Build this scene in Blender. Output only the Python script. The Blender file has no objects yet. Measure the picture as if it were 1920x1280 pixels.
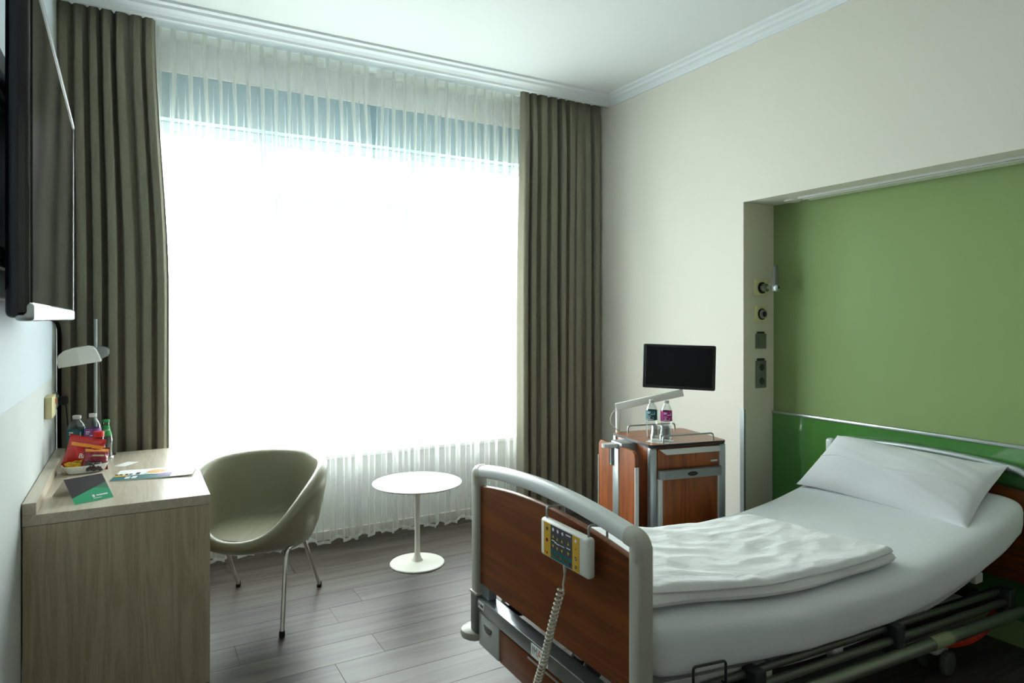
import bpy, bmesh, math, random
from mathutils import Vector, Matrix, noise
random.seed(7)
PI = math.pi
SC = bpy.context.scene
COL = SC.collection

# ------------------------------------------------------------------ camera, world, exposure
cam_d = bpy.data.cameras.new('camera')
cam = bpy.data.objects.new('camera', cam_d)
COL.objects.link(cam)
cam.location = (0, 0, 1.45)
cam.rotation_euler = (PI / 2, 0, -math.radians(29.626))
cam_d.sensor_width = 36
cam_d.lens = 1245 / 1920 * 36
cam_d.shift_y = -42 / 1920
cam_d.clip_start = 0.02
SC.camera = cam

world = bpy.data.worlds.new('overcast_sky')
SC.world = world
world.use_nodes = True
bgn = world.node_tree.nodes['Background']
bgn.inputs[0].default_value = (0.955, 0.99, 1.0, 1)
bgn.inputs[1].default_value = 7.0

pl = bpy.data.lights.new('window_portal', 'AREA')
pl.shape = 'RECTANGLE'; pl.size = 2.75; pl.size_y = 2.15
pl.cycles.is_portal = True
plo = bpy.data.objects.new('window_portal', pl)
COL.objects.link(plo)
plo.location = (1.35, 4.62, 1.59)
plo.rotation_euler = (-PI / 2, 0, 0)          # emits towards -Y, into the room

SC.view_settings.view_transform = 'Standard'
SC.view_settings.look = 'None'
SC.view_settings.gamma = 1
SC.view_settings.use_curve_mapping = False
SC.view_settings.exposure = 1.12

# ------------------------------------------------------------------ materials
def lin(h):
    h = h.lstrip('#')
    o = []
    for i in (0, 2, 4):
        v = int(h[i:i + 2], 16) / 255
        o.append(v / 12.92 if v <= 0.04045 else ((v + 0.055) / 1.055) ** 2.4)
    return (*o, 1)

def newmat(name):
    m = bpy.data.materials.new(name)
    m.use_nodes = True
    nt = m.node_tree
    return m, nt, nt.nodes['Principled BSDF']

def mat(name, c, rough=0.5, metal=0.0, bump=0.0, bscale=80, spec=0.5, coat=0.0, var=0.0, trans=0.0):
    m, nt, b = newmat(name)
    c = lin(c) if isinstance(c, str) else (*c[:3], 1)
    b.inputs['Base Color'].default_value = c
    b.inputs['Roughness'].default_value = rough
    b.inputs['Metallic'].default_value = metal
    b.inputs['Specular IOR Level'].default_value = spec
    b.inputs['Coat Weight'].default_value = coat
    b.inputs['Transmission Weight'].default_value = trans
    tc = nt.nodes.new('ShaderNodeTexCoord')
    nz = nt.nodes.new('ShaderNodeTexNoise')
    nz.inputs['Scale'].default_value = bscale
    nz.inputs['Detail'].default_value = 3
    nt.links.new(tc.outputs['Object'], nz.inputs['Vector'])
    if bump:
        bp = nt.nodes.new('ShaderNodeBump')
        bp.inputs['Strength'].default_value = bump
        bp.inputs['Distance'].default_value = 0.002
        nt.links.new(nz.outputs['Fac'], bp.inputs['Height'])
        nt.links.new(bp.outputs['Normal'], b.inputs['Normal'])
    if var:
        mx = nt.nodes.new('ShaderNodeMix'); mx.data_type = 'RGBA'
        mx.inputs[6].default_value = tuple(x * (1 - var) for x in c[:3]) + (1,)
        mx.inputs[7].default_value = tuple(min(1, x * (1 + var)) for x in c[:3]) + (1,)
        nt.links.new(nz.outputs['Fac'], mx.inputs[0])
        nt.links.new(mx.outputs[2], b.inputs['Base Color'])
    return m

def wood(name, c1, c2, axis='Z', rough=0.4, scale=1.0, bands=14, coat=0.0, rnd=0.0, spec=0.5, fine=0.35):
    """grain stretched along one axis, with cathedral figure and fine pores"""
    m, nt, b = newmat(name)
    N = nt.nodes.new; L = nt.links.new
    tc = N('ShaderNodeTexCoord'); mp = N('ShaderNodeMapping')
    s = [bands * scale] * 3
    s['XYZ'.index(axis)] = bands * scale * 0.07
    mp.inputs['Scale'].default_value = s
    L(tc.outputs['Object'], mp.inputs['Vector'])
    vec = mp.outputs['Vector']
    oi = N('ShaderNodeObjectInfo')
    if rnd:
        cm = N('ShaderNodeCombineXYZ'); ml = N('ShaderNodeMath'); ml.operation = 'MULTIPLY'; ml.inputs[1].default_value = 57
        L(oi.outputs['Random'], ml.inputs[0])
        for i in range(3): L(ml.outputs[0], cm.inputs[i])
        ad = N('ShaderNodeVectorMath'); ad.operation = 'ADD'
        L(vec, ad.inputs[0]); L(cm.outputs[0], ad.inputs[1]); vec = ad.outputs[0]
    n1 = N('ShaderNodeTexNoise'); n1.inputs['Scale'].default_value = 1.0; n1.inputs['Detail'].default_value = 5; n1.inputs['Distortion'].default_value = 1.2
    L(vec, n1.inputs['Vector'])
    n2 = N('ShaderNodeTexNoise'); n2.inputs['Scale'].default_value = 11; n2.inputs['Detail'].default_value = 4
    L(vec, n2.inputs['Vector'])
    wv = N('ShaderNodeMath'); wv.operation = 'MULTIPLY'; wv.inputs[1].default_value = 26
    L(n1.outputs['Fac'], wv.inputs[0])
    sn = N('ShaderNodeMath'); sn.operation = 'SINE'; L(wv.outputs[0], sn.inputs[0])
    ma = N('ShaderNodeMath'); ma.operation = 'MULTIPLY_ADD'; ma.inputs[1].default_value = 0.16; ma.inputs[2].default_value = 0.3
    L(sn.outputs[0], ma.inputs[0])
    mb = N('ShaderNodeMath'); mb.operation = 'MULTIPLY_ADD'; mb.inputs[1].default_value = fine
    L(n2.outputs['Fac'], mb.inputs[0]); L(ma.outputs[0], mb.inputs[2])
    last = mb.outputs[0]
    if rnd:
        mr = N('ShaderNodeMath'); mr.operation = 'MULTIPLY_ADD'; mr.inputs[1].default_value = rnd
        sb = N('ShaderNodeMath'); sb.operation = 'SUBTRACT'; sb.inputs[1].default_value = 0.5
        L(oi.outputs['Random'], sb.inputs[0]); L(sb.outputs[0], mr.inputs[0]); L(last, mr.inputs[2]); last = mr.outputs[0]
    cr = N('ShaderNodeValToRGB')
    cr.color_ramp.elements[0].position = 0.1; cr.color_ramp.elements[0].color = lin(c1)
    cr.color_ramp.elements[1].position = 0.85; cr.color_ramp.elements[1].color = lin(c2)
    L(last, cr.inputs[0]); L(cr.outputs[0], b.inputs['Base Color'])
    b.inputs['Roughness'].default_value = rough
    b.inputs['Coat Weight'].default_value = coat
    b.inputs['Coat Roughness'].default_value = 0.15
    b.inputs['Specular IOR Level'].default_value = spec
    bp = N('ShaderNodeBump'); bp.inputs['Strength'].default_value = 0.12; bp.inputs['Distance'].default_value = 0.001
    L(n2.outputs['Fac'], bp.inputs['Height']); L(bp.outputs['Normal'], b.inputs['Normal'])
    return m

def cloth_thin(name, c, transparent, translucent, edge=0.3):
    m, nt, b = newmat(name)
    N = nt.nodes.new; L = nt.links.new
    out = nt.nodes['Material Output']; nt.nodes.remove(b)
    d = N('ShaderNodeBsdfDiffuse'); d.inputs[0].default_value = lin(c)
    t = N('ShaderNodeBsdfTranslucent'); t.inputs[0].default_value = lin(c)
    tr = N('ShaderNodeBsdfTransparent'); tr.inputs[0].default_value = (1, 1, 1, 1)
    m1 = N('ShaderNodeMixShader'); m1.inputs[0].default_value = translucent
    L(d.outputs[0], m1.inputs[1]); L(t.outputs[0], m1.inputs[2])
    m2 = N('ShaderNodeMixShader')
    # fine weave: slight variation of the openness of the fabric
    tc = N('ShaderNodeTexCoord'); nz = N('ShaderNodeTexNoise'); nz.inputs['Scale'].default_value = 260
    L(tc.outputs['Object'], nz.inputs['Vector'])
    mm = N('ShaderNodeMath'); mm.operation = 'MULTIPLY_ADD'; mm.inputs[1].default_value = 0.08; mm.inputs[2].default_value = transparent - 0.04
    L(nz.outputs['Fac'], mm.inputs[0])
    lw = N('ShaderNodeLayerWeight'); lw.inputs[0].default_value = 0.5     # the weave closes up where it is seen edge-on
    ms = N('ShaderNodeMath'); ms.operation = 'MULTIPLY_ADD'; ms.inputs[1].default_value = -edge; ms.use_clamp = True
    L(lw.outputs['Facing'], ms.inputs[0]); L(mm.outputs[0], ms.inputs[2]); L(ms.outputs[0], m2.inputs[0])
    L(m1.outputs[0], m2.inputs[1]); L(tr.outputs[0], m2.inputs[2])
    L(m2.outputs[0], out.inputs['Surface'])
    return m

def glass_mat(name, tint=(1, 1, 1), gloss=0.08, rough=0.0, edge=0.35):
    m, nt, b = newmat(name)
    N = nt.nodes.new; L = nt.links.new
    out = nt.nodes['Material Output']; nt.nodes.remove(b)
    tr = N('ShaderNodeBsdfTransparent'); tr.inputs[0].default_value = (*tint, 1)
    g = N('ShaderNodeBsdfGlossy'); g.inputs['Roughness'].default_value = rough
    lw = N('ShaderNodeLayerWeight'); lw.inputs[0].default_value = 0.3
    mm = N('ShaderNodeMath'); mm.operation = 'MULTIPLY_ADD'; mm.inputs[1].default_value = edge; mm.inputs[2].default_value = gloss
    L(lw.outputs['Facing'], mm.inputs[0])
    mx = N('ShaderNodeMixShader'); L(mm.outputs[0], mx.inputs[0])
    L(tr.outputs[0], mx.inputs[1]); L(g.outputs[0], mx.inputs[2]); L(mx.outputs[0], out.inputs['Surface'])
    return m

def weave(name, c, var=0.12, rough=0.9, sheen=0.2, scale=900, wrinkle=0.0, wscale=9):
    m, nt, b = newmat(name)
    N = nt.nodes.new; L = nt.links.new
    c = lin(c)
    tc = N('ShaderNodeTexCoord')
    mp = N('ShaderNodeMapping'); mp.inputs['Scale'].default_value = (1, 1, 0.18)
    L(tc.outputs['Object'], mp.inputs['Vector'])
    nz = N('ShaderNodeTexNoise'); nz.inputs['Scale'].default_value = scale * 0.25; nz.inputs['Detail'].default_value = 2
    L(mp.outputs[0], nz.inputs['Vector'])
    mx = N('ShaderNodeMix'); mx.data_type = 'RGBA'
    mx.inputs[6].default_value = tuple(x * (1 - var) for x in c[:3]) + (1,)
    mx.inputs[7].default_value = tuple(min(1, x * (1 + var)) for x in c[:3]) + (1,)
    L(nz.outputs['Fac'], mx.inputs[0]); L(mx.outputs[2], b.inputs['Base Color'])
    b.inputs['Roughness'].default_value = rough
    b.inputs['Sheen Weight'].default_value = sheen
    b.inputs['Specular IOR Level'].default_value = 0.2
    if wrinkle:
        w = N('ShaderNodeTexNoise'); w.inputs['Scale'].default_value = wscale; w.inputs['Detail'].default_value = 6; w.inputs['Distortion'].default_value = 0.8
        mp2 = N('ShaderNodeMapping'); mp2.inputs['Scale'].default_value = (1, 2.2, 1); mp2.inputs['Rotation'].default_value = (0, 0, 0.5)
        L(tc.outputs['Object'], mp2.inputs['Vector']); L(mp2.outputs[0], w.inputs['Vector'])
        bp = N('ShaderNodeBump'); bp.inputs['Strength'].default_value = wrinkle; bp.inputs['Distance'].default_value = 0.02
        L(w.outputs['Fac'], bp.inputs['Height']); L(bp.outputs['Normal'], b.inputs['Normal'])
    return m

M = {}
M['ceiling'] = mat('ceiling_paint', '#e0e4e3', 0.9, bump=0.05, bscale=120)
M['stucco'] = mat('cornice_plaster', '#e6ebee', 0.7, bump=0.04)
M['cream'] = mat('cream_wall_paint', '#e4e0d5', 0.85, bump=0.08, bscale=220)
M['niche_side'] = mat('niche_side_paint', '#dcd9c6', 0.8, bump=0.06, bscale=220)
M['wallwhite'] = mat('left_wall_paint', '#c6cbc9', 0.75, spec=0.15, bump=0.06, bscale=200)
M['winwall'] = mat('window_wall_paint', '#f2f4f1', 0.7, bump=0.06, bscale=200)
M['panel'] = mat('wall_panel_laminate', '#bac5cc', 0.6, spec=0.2, bump=0.03, bscale=200)
M['backwall'] = mat('back_wall_paint', '#e6e2d8', 0.85, bump=0.06)
M['green'] = mat('green_wall_paint', '#869d63', 0.75, bump=0.06, bscale=260, var=0.02)
M['greenglass'] = mat('green_back_painted_glass', '#4a8640', 0.06, coat=0.6, spec=0.6)
M['plank'] = wood('grey_oak_vinyl', '#231b12', '#575048', 'X', rough=0.40, bands=5, rnd=0.22, spec=0.35, fine=0.5)
M['joint'] = mat('floor_joint', '#2a2622', 0.9, bump=0.1)
M['oak'] = wood('light_oak_laminate', '#9c8a6f', '#c2b298', 'Z', rough=0.45, bands=16, fine=0.6)
M['oak_x'] = wood('light_oak_laminate_cross', '#b0a28c', '#cfc4b3', 'Y', rough=0.3, bands=16, fine=0.6)
M['cherry_y'] = wood('cherry_laminate_long', '#522506', '#864510', 'Y', rough=0.35, bands=8, fine=0.4)
M['cherry'] = wood('cherry_laminate', '#5f2a0a', '#a3561f', 'Z', rough=0.35, bands=9, fine=0.4)
M['cherrytop'] = wood('cherry_laminate_top', '#7a4426', '#a3683f', 'X', rough=0.3, bands=9, fine=0.4)
M['drape'] = weave('taupe_drape_fabric', '#8a8675', var=0.14, scale=700)
M['sheer'] = cloth_thin('white_voile', '#f4f6f4', 0.88, 0.6, 0.5)
M['tape'] = cloth_thin('voile_heading', '#efefe6', 0.4, 0.5)
M['pleat'] = cloth_thin('voile_pleat', '#e9ebe2', 0.55, 0.45)
M['hem'] = cloth_thin('voile_hem', '#f4f6f4', 0.2, 0.55)
M['frame'] = mat('white_window_frame', '#dfe8ec', 0.35, bump=0.02)
M['headbox'] = mat('blue_grey_window_header', '#a0bcc8', 0.5, bump=0.02)
M['pane'] = glass_mat('window_glass', (0.97, 1, 0.99), 0.02, 0, 0.1)
M['sill'] = mat('window_sill_stone', '#dcdcd8', 0.3, var=0.04)
M['white'] = mat('white_lacquer', '#f0f0ea', 0.28, bump=0.01)
M['tulip'] = mat('cream_white_lacquer', '#e4e2d8', 0.3, bump=0.01)
M['leather'] = mat('sage_grey_leather', '#8d8a72', 0.30, bump=0.25, bscale=260, spec=0.55, var=0.05)
M['chrome'] = mat('chrome', '#d8d8d4', 0.1, 1.0)
M['steel'] = mat('brushed_steel', '#aab2b4', 0.3, 1.0, bump=0.03)
M['alu'] = mat('aluminium', '#b9c0c2', 0.32, 0.85, bump=0.03)
M['alupaint'] = mat('silver_paint', '#a3abac', 0.35, 0.5)
M['postgrey'] = mat('warm_grey_plastic', '#b9b7ab', 0.4, bump=0.02)
M['railwhite'] = mat('pale_grey_rail', '#dbe0df', 0.3, bump=0.02)
M['sleeve'] = mat('dark_grey_sleeve', '#6d716b', 0.4, bump=0.02)
M['darkgrey'] = mat('dark_grey_metal', '#3a3f40', 0.4, 0.6)
M['black'] = mat('black_plastic', '#0b0d10', 0.4, bump=0.02)
M['navy'] = mat('glossy_dark_bezel', '#10151d', 0.12, coat=0.5)
M['screen'] = mat('screen_glass', '#07090b', 0.06, spec=0.5, coat=0.25)
M['silver'] = mat('silver_bezel', '#cdd4d8', 0.25, 0.6)
M['monscreen'] = mat('monitor_glass', '#050607', 0.12, spec=0.35)
M['rubber'] = mat('black_rubber', '#121212', 0.8, bump=0.05)
M['greyplastic'] = mat('mid_grey_plastic', '#7f8482', 0.45, bump=0.02)
M['ltgrey'] = mat('light_grey_plastic', '#c9cbc8', 0.4, bump=0.02)
M['sheet'] = weave('white_sheet', '#e9edf0', 0.02, 0.85, 0.1, 900, 0.12, 7)
M['duvet'] = weave('white_duvet_cover', '#f1f2f3', 0.015, 0.85, 0.1, 900, 0.35, 7)
M['pillow'] = weave('white_pillowcase', '#e8eaee', 0.015, 0.85, 0.1, 900, 0.12, 5)
M['switchgrey'] = mat('grey_green_switch', '#6b7566', 0.4, bump=0.02)
M['switchdark'] = mat('dark_switch_detail', '#2c332e', 0.5)
M['plateyellow'] = mat('pale_yellow_plate', '#dcdca8', 0.45, bump=0.02)
M['creamplastic'] = mat('cream_plastic', '#d9cf9e', 0.45)
M['orange'] = mat('orange_plastic', '#e8742a', 0.5)
M['yellow'] = mat('yellow_keypad', '#d8a81d', 0.5)
M['keydark'] = mat('dark_keypad', '#3d434a', 0.5)
M['teal'] = mat('teal_print', '#0d6068', 0.5)
M['magenta'] = mat('magenta_print', '#a81b7c', 0.5)
M['printwhite'] = mat('white_print', '#f0f2f2', 0.6)
M['printblack'] = mat('black_print', '#1c1d20', 0.5)
M['red'] = mat('red_foil', '#c41a1a', 0.25, coat=0.4, var=0.1, bscale=30)
M['darkred'] = mat('dark_red_foil', '#8c1128', 0.25, coat=0.4, var=0.15, bscale=30)
M['foilorange'] = mat('orange_foil', '#f0901a', 0.3, coat=0.3)
M['gold'] = mat('gold_foil', '#c8982f', 0.25, 0.8, bump=0.3, bscale=60)
M['choc'] = mat('brown_wrapper', '#2a130d', 0.25, coat=0.4)
M['redcap'] = mat('red_cap', '#cf2320', 0.4)
M['greencap'] = mat('green_cap', '#1f9a4a', 0.35)
M['greenlabel'] = mat('green_label', '#27a64c', 0.45)
M['greencard'] = mat('green_card_print', '#1fa877', 0.4)
M['greencard2'] = mat('dull_green_card_print', '#44795f', 0.4)
M['darkcard'] = mat('aubergine_card_print', '#2a1a20', 0.4, var=0.5, bscale=14)
M['paper'] = mat('white_paper', '#eeeeea', 0.6, bump=0.02)
M['food'] = mat('food_print', '#dca860', 0.5, var=0.35, bscale=120)
M['purple'] = mat('purple_print', '#8a4fa0', 0.5)
M['pet'] = glass_mat('clear_bottle_plastic', (0.9, 0.93, 0.93), 0.06, 0.03, 0.5)
M['glass'] = glass_mat('clear_glass', (0.93, 0.95, 0.95), 0.06, 0.01, 0.6)
M['redhose'] = mat('red_spiral_cable', '#c8331d', 0.4)
M['beige'] = mat('beige_cover', '#b4a184', 0.6)
M['cablerubber'] = mat('matt_cable_rubber', '#0d0d0d', 0.8, spec=0.05)
M['wheel'] = mat('wheel_rubber', '#4a4d4c', 0.6)
M['railgrey'] = mat('shaded_grey_tube', '#5d625a', 0.35, 0.6)  # shade along the bed sides is put into this darker grey
M['railmain'] = mat('satin_grey_tube', '#83887c', 0.32, 0.7)
M['olive'] = mat('pale_green_clip', '#8f9a72', 0.45)
M['lens'] = mat('frosted_lens', '#d4d8cf', 0.3)
M['ground'] = mat('outside_ground', '#c9ccc6', 0.9, var=0.1, bscale=0.5)
M['baseboard'] = mat('baseboard_white', '#dddcd2', 0.5)
M['cord'] = mat('cream_cord', '#cfcabb', 0.45)

# ------------------------------------------------------------------ mesh helpers
class MB:
    def __init__(self): self.v = []; self.f = []
    def add(self, vs, fs):
        o = len(self.v); self.v += [tuple(p) for p in vs]; self.f += [tuple(i + o for i in q) for q in fs]; return self
    def box(self, a, b, bev=0.0, seg=2, M4=None):
        bm = bmesh.new(); bmesh.ops.create_cube(bm, size=1)
        a = Vector(a); b = Vector(b); c = (a + b) / 2; d = b - a
        for v in bm.verts: v.co = Vector((v.co.x * d.x + c.x, v.co.y * d.y + c.y, v.co.z * d.z + c.z))
        if bev: bmesh.ops.bevel(bm, geom=list(bm.edges), offset=min(bev, 0.49 * min(abs(x) for x in d)), segments=seg, profile=0.5, affect='EDGES')
        if M4: bm.transform(M4)
        bm.verts.index_update()
        self.add([v.co for v in bm.verts], [[v.index for v in f.verts] for f in bm.faces]); bm.free(); return self
    def tube(self, path, r, n=10, caps=True, rs=None):
        P = [Vector(p) for p in path]; vs = []; fs = []
        T = []
        for i in range(len(P)):
            t = (P[min(i + 1, len(P) - 1)] - P[max(i - 1, 0)]).normalized(); T.append(t)
        up = Vector((0, 0, 1)) if abs(T[0].z) < 0.9 else Vector((0, 1, 0))
        nrm = (up - T[0] * up.dot(T[0])).normalized()
        for i, p in enumerate(P):
            nrm = (nrm - T[i] * nrm.dot(T[i])).normalized(); bn = T[i].cross(nrm)
            rr = rs[i] if rs else r
            for k in range(n):
                a = 2 * PI * k / n; vs.append(p + (nrm * math.cos(a) + bn * math.sin(a)) * rr)
        for i in range(len(P) - 1):
            for k in range(n):
                a = i * n + k; b = i * n + (k + 1) % n; fs.append((a, b, b + n, a + n))
        if caps: fs.append(tuple(range(n - 1, -1, -1))); fs.append(tuple(range((len(P) - 1) * n, len(P) * n)))
        return self.add(vs, fs)
    def lathe(self, prof, n=32, c=(0, 0, 0)):
        vs = []; fs = []; m = len(prof)
        for r, z in prof:
            for k in range(n):
                a = 2 * PI * k / n; vs.append((c[0] + max(r, 1e-5) * math.cos(a), c[1] + max(r, 1e-5) * math.sin(a), c[2] + z))
        for i in range(m - 1):
            for k in range(n):
                a = i * n + k; b = i * n + (k + 1) % n; fs.append((a, b, b + n, a + n))
        fs.append(tuple(range(n - 1, -1, -1))); fs.append(tuple(range((m - 1) * n, m * n)))
        return self.add(vs, fs)
    def prism(self, poly, a, b, axis='Y'):
        """polygon in the plane of the two other axes, extruded from a to b along axis"""
        n = len(poly)
        def pt(p, t): return {'X': (t, p[0], p[1]), 'Y': (p[0], t, p[1]), 'Z': (p[0], p[1], t)}[axis]
        vs = [pt(p, a) for p in poly] + [pt(p, b) for p in poly]
        fs = [tuple(range(n)), tuple(range(2 * n - 1, n - 1, -1))] + [(i, i + n, (i + 1) % n + n, (i + 1) % n) for i in range(n)]
        return self.add(vs, fs)
    def grid(self, fn, nu, nv, closed_u=False):
        vs = [fn(i / nu, j / nv) for j in range(nv + 1) for i in range(nu + (0 if closed_u else 1))]
        w = nu if closed_u else nu + 1
        fs = []
        for j in range(nv):
            for i in range(nu):
                i2 = (i + 1) % w
                fs.append((j * w + i, j * w + i2, (j + 1) * w + i2, (j + 1) * w + i))
        return self.add(vs, fs)
    def xf(self, M4):
        self.v = [tuple(M4 @ Vector(p)) for p in self.v]; return self
    def mesh(self, name, m, smooth=None, fixn=True):
        me = bpy.data.meshes.new(name)
        me.from_pydata(self.v, [], self.f)
        if fixn:
            bm = bmesh.new(); bm.from_mesh(me); bmesh.ops.recalc_face_normals(bm, faces=bm.faces); bm.to_mesh(me); bm.free()
        me.materials.append(M[m] if isinstance(m, str) else m)
        if smooth is not None:
            me.shade_smooth()
            me.set_sharp_from_angle(angle=math.radians(smooth))
        me.update(); return me
    def build(self, name, m, parent=None, world=False, smooth=35, fixn=True):
        if world and parent is not None:
            o = Vector((0, 0, 0)); p = parent
            while p: o += p.location; p = p.parent
            self.v = [tuple(Vector(q) - o) for q in self.v]
        ob = bpy.data.objects.new(name, self.mesh(name, m, smooth, fixn)); COL.objects.link(ob)
        if parent is not None: ob.parent = parent
        return ob

def tag(o, label, cat, group=None):
    o['label'] = label; o['category'] = cat
    if group: o['group'] = group
    return o
def thing(name, label, cat, loc=(0, 0, 0), rz=0, group=None):
    o = bpy.data.objects.new(name, None); COL.objects.link(o); o.empty_display_size = 0.05
    o.location = loc; o.rotation_euler = (0, 0, rz)
    return tag(o, label, cat, group)
def struct(o, label=None):
    o['kind'] = 'structure'
    if label: o['label'] = label
    return o
def sm(a, b, x):
    t = min(1, max(0, (x - a) / (b - a))); return t * t * (3 - 2 * t)
def lerpt(tab, x):
    if x <= tab[0][0]: return tab[0][1]
    for (x0, y0), (x1, y1) in zip(tab, tab[1:]):
        if x <= x1: return y0 + (y1 - y0) * (x - x0) / (x1 - x0)
    return tab[-1][1]
def smoothpath(pts, n=8):
    P = [Vector(p) for p in pts]; out = []
    for i in range(len(P) - 1):
        p0 = P[max(i - 1, 0)]; p1 = P[i]; p2 = P[i + 1]; p3 = P[min(i + 2, len(P) - 1)]
        for k in range(n):
            t = k / n
            out.append(0.5 * ((2 * p1) + (p2 - p0) * t + (2 * p0 - 5 * p1 + 4 * p2 - p3) * t * t + (3 * p1 - p0 - 3 * p2 + p3) * t ** 3))
    out.append(P[-1]); return out
def filletpath(pts, r, n=6):
    P = [Vector(p) for p in pts]; out = [P[0]]
    for i in range(1, len(P) - 1):
        a = P[i - 1] - P[i]; b = P[i + 1] - P[i]; rr = min(r, a.length * 0.49, b.length * 0.49)
        s = P[i] + a.normalized() * rr; e = P[i] + b.normalized() * rr
        for k in range(n + 1):
            t = k / n; out.append(s * (1 - t) ** 2 + P[i] * 2 * t * (1 - t) + e * t * t)
    out.append(P[-1]); return out
def text_mesh(txt, size, font_scale_x=1.0, shear=0.0):
    cu = bpy.data.curves.new('lettering', 'FONT'); cu.body = txt; cu.size = size; cu.align_x = 'CENTER'; cu.align_y = 'CENTER'; cu.shear = shear
    ob = bpy.data.objects.new('lettering', cu); COL.objects.link(ob)
    dg = bpy.context.evaluated_depsgraph_get()
    me = bpy.data.meshes.new_from_object(ob.evaluated_get(dg))
    b = MB(); b.v = [(v.co.x * font_scale_x, v.co.y, 0) for v in me.vertices]; b.f = [tuple(p.vertices) for p in me.polygons]
    bpy.data.objects.remove(ob); bpy.data.curves.remove(cu); bpy.data.meshes.remove(me)
    return b

# ------------------------------------------------------------------ the room
LW, RW, NB = -0.35, 3.14, 3.403          # left wall, right wall, niche back
CEIL = 3.12
YB, YW = -2.2, 4.40                      # back wall, inner face of the window wall
NY0, NY1, NZ = 0.945, 2.745, 2.143       # niche
WX0, WX1, WZ0, WZ1 = -0.02, 2.72, 0.56, 2.64

fl = MB().box((LW, YB, -0.12), (NB, YW, -0.008)).build('floor', 'joint', smooth=None); struct(fl, 'grey oak plank floor')
rowj = {2.795: 0.951, 3.165: 0.85, 2.61: 0.734}
y0 = 2.795 - 0.185 * 27
PW = 0.185
y = y0
while y < YW - 0.01:
    ya, yb = max(y, YB), min(y + PW, YW)
    if yb - ya > 0.02:
        xr = NB if (ya >= NY0 and yb <= NY1) else RW
        key = [k for k in rowj if abs(k - y) < 0.01]
        j = rowj[key[0]] if key else random.uniform(0, 1.25)
        xs = [LW] + [j + k * 1.25 for k in range(-3, 5) if LW + 0.05 < j + k * 1.25 < xr - 0.05] + [xr]
        for xa, xb in zip(xs, xs[1:]):
            cx, cy = (xa + xb) / 2, (ya + yb) / 2
            g = 0.0004; e = 0.0008
            hx, hy = (xb - xa) / 2 - g, (yb - ya) / 2 - g
            b = MB()
            ring = lambda ex, z: [(-hx + ex, -hy + ex, z), (hx - ex, -hy + ex, z), (hx - ex, hy - ex, z), (-hx + ex, hy - ex, z)]
            b.add(ring(0, -0.008) + ring(0, -0.0006) + ring(e, 0), [(3, 2, 1, 0), (8, 9, 10, 11)] + [(i, (i + 1) % 4, (i + 1) % 4 + 4, i + 4) for i in range(4)] + [(i + 4, (i + 1) % 4 + 4, (i + 1) % 4 + 8, i + 8) for i in range(4)])
            o = b.build('plank', 'plank', fl, smooth=None); o.location = (cx, cy, 0)
    y += PW

struct(MB().box((LW - 0.15, YB - 0.15, CEIL), (NB + 0.15, YW + 0.3, CEIL + 0.15)).build('ceiling', 'ceiling', smooth=None), 'white ceiling')
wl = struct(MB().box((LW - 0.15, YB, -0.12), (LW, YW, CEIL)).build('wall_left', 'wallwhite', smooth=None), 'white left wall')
struct(MB().box((LW - 0.15, YB - 0.15, -0.12), (NB + 0.15, YB, CEIL)).build('wall_back', 'backwall', smooth=None), 'back wall')
# window wall with its opening
b = MB()
b.box((LW - 0.15, YW, -0.12), (WX0, YW + 0.3, CEIL)).box((WX1, YW, -0.12), (NB + 0.15, YW + 0.3, CEIL))
b.box((WX0, YW, -0.12), (WX1, YW + 0.3, WZ0)).box((WX0, YW, WZ1 + 0.27), (WX1, YW + 0.3, CEIL))
struct(b.build('wall_window', 'winwall', smooth=None), 'white wall around the wide window')
# right wall with the bed niche
b = MB()
b.box((RW, NY1, -0.12), (NB + 0.15, YW, CEIL)).box((RW, YB, -0.12), (NB + 0.15, NY0, CEIL)).box((RW, NY0, NZ), (NB + 0.15, NY1, CEIL))
wr = struct(b.build('wall_right', 'cream', smooth=None), 'cream right wall with a bed niche')
nb = struct(MB().box((NB, NY0, -0.12), (NB + 0.15, NY1, NZ)).build('wall_niche', 'green', smooth=None), 'green back wall of the bed niche')
MB().box((NB - 0.012, NY0 + 0.002, 0.12), (NB - 0.0005, NY1 - 0.002, 0.878)).build('glass_panel', 'greenglass', nb, smooth=None)
MB().box((NB - 0.02, NY0 + 0.002, 0.878), (NB - 0.0005, NY1 - 0.002, 0.894), 0.003).build('rail', 'alu', nb)
# lining of the niche side (a slightly darker paint)
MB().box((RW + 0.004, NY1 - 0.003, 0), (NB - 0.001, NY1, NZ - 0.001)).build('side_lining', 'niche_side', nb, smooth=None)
# edge protector of the niche corner
MB().prism([(RW - 0.002, NY1 - 0.006), (RW + 0.012, NY1 - 0.006), (RW + 0.012, NY1 - 0.003), (RW - 0.0005, NY1 - 0.003), (RW - 0.0005, NY1 + 0.022), (RW - 0.004, NY1 + 0.022)], 0.12, 0.915, 'Z').build('edge_protector', 'alupaint', nb, smooth=None)

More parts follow.
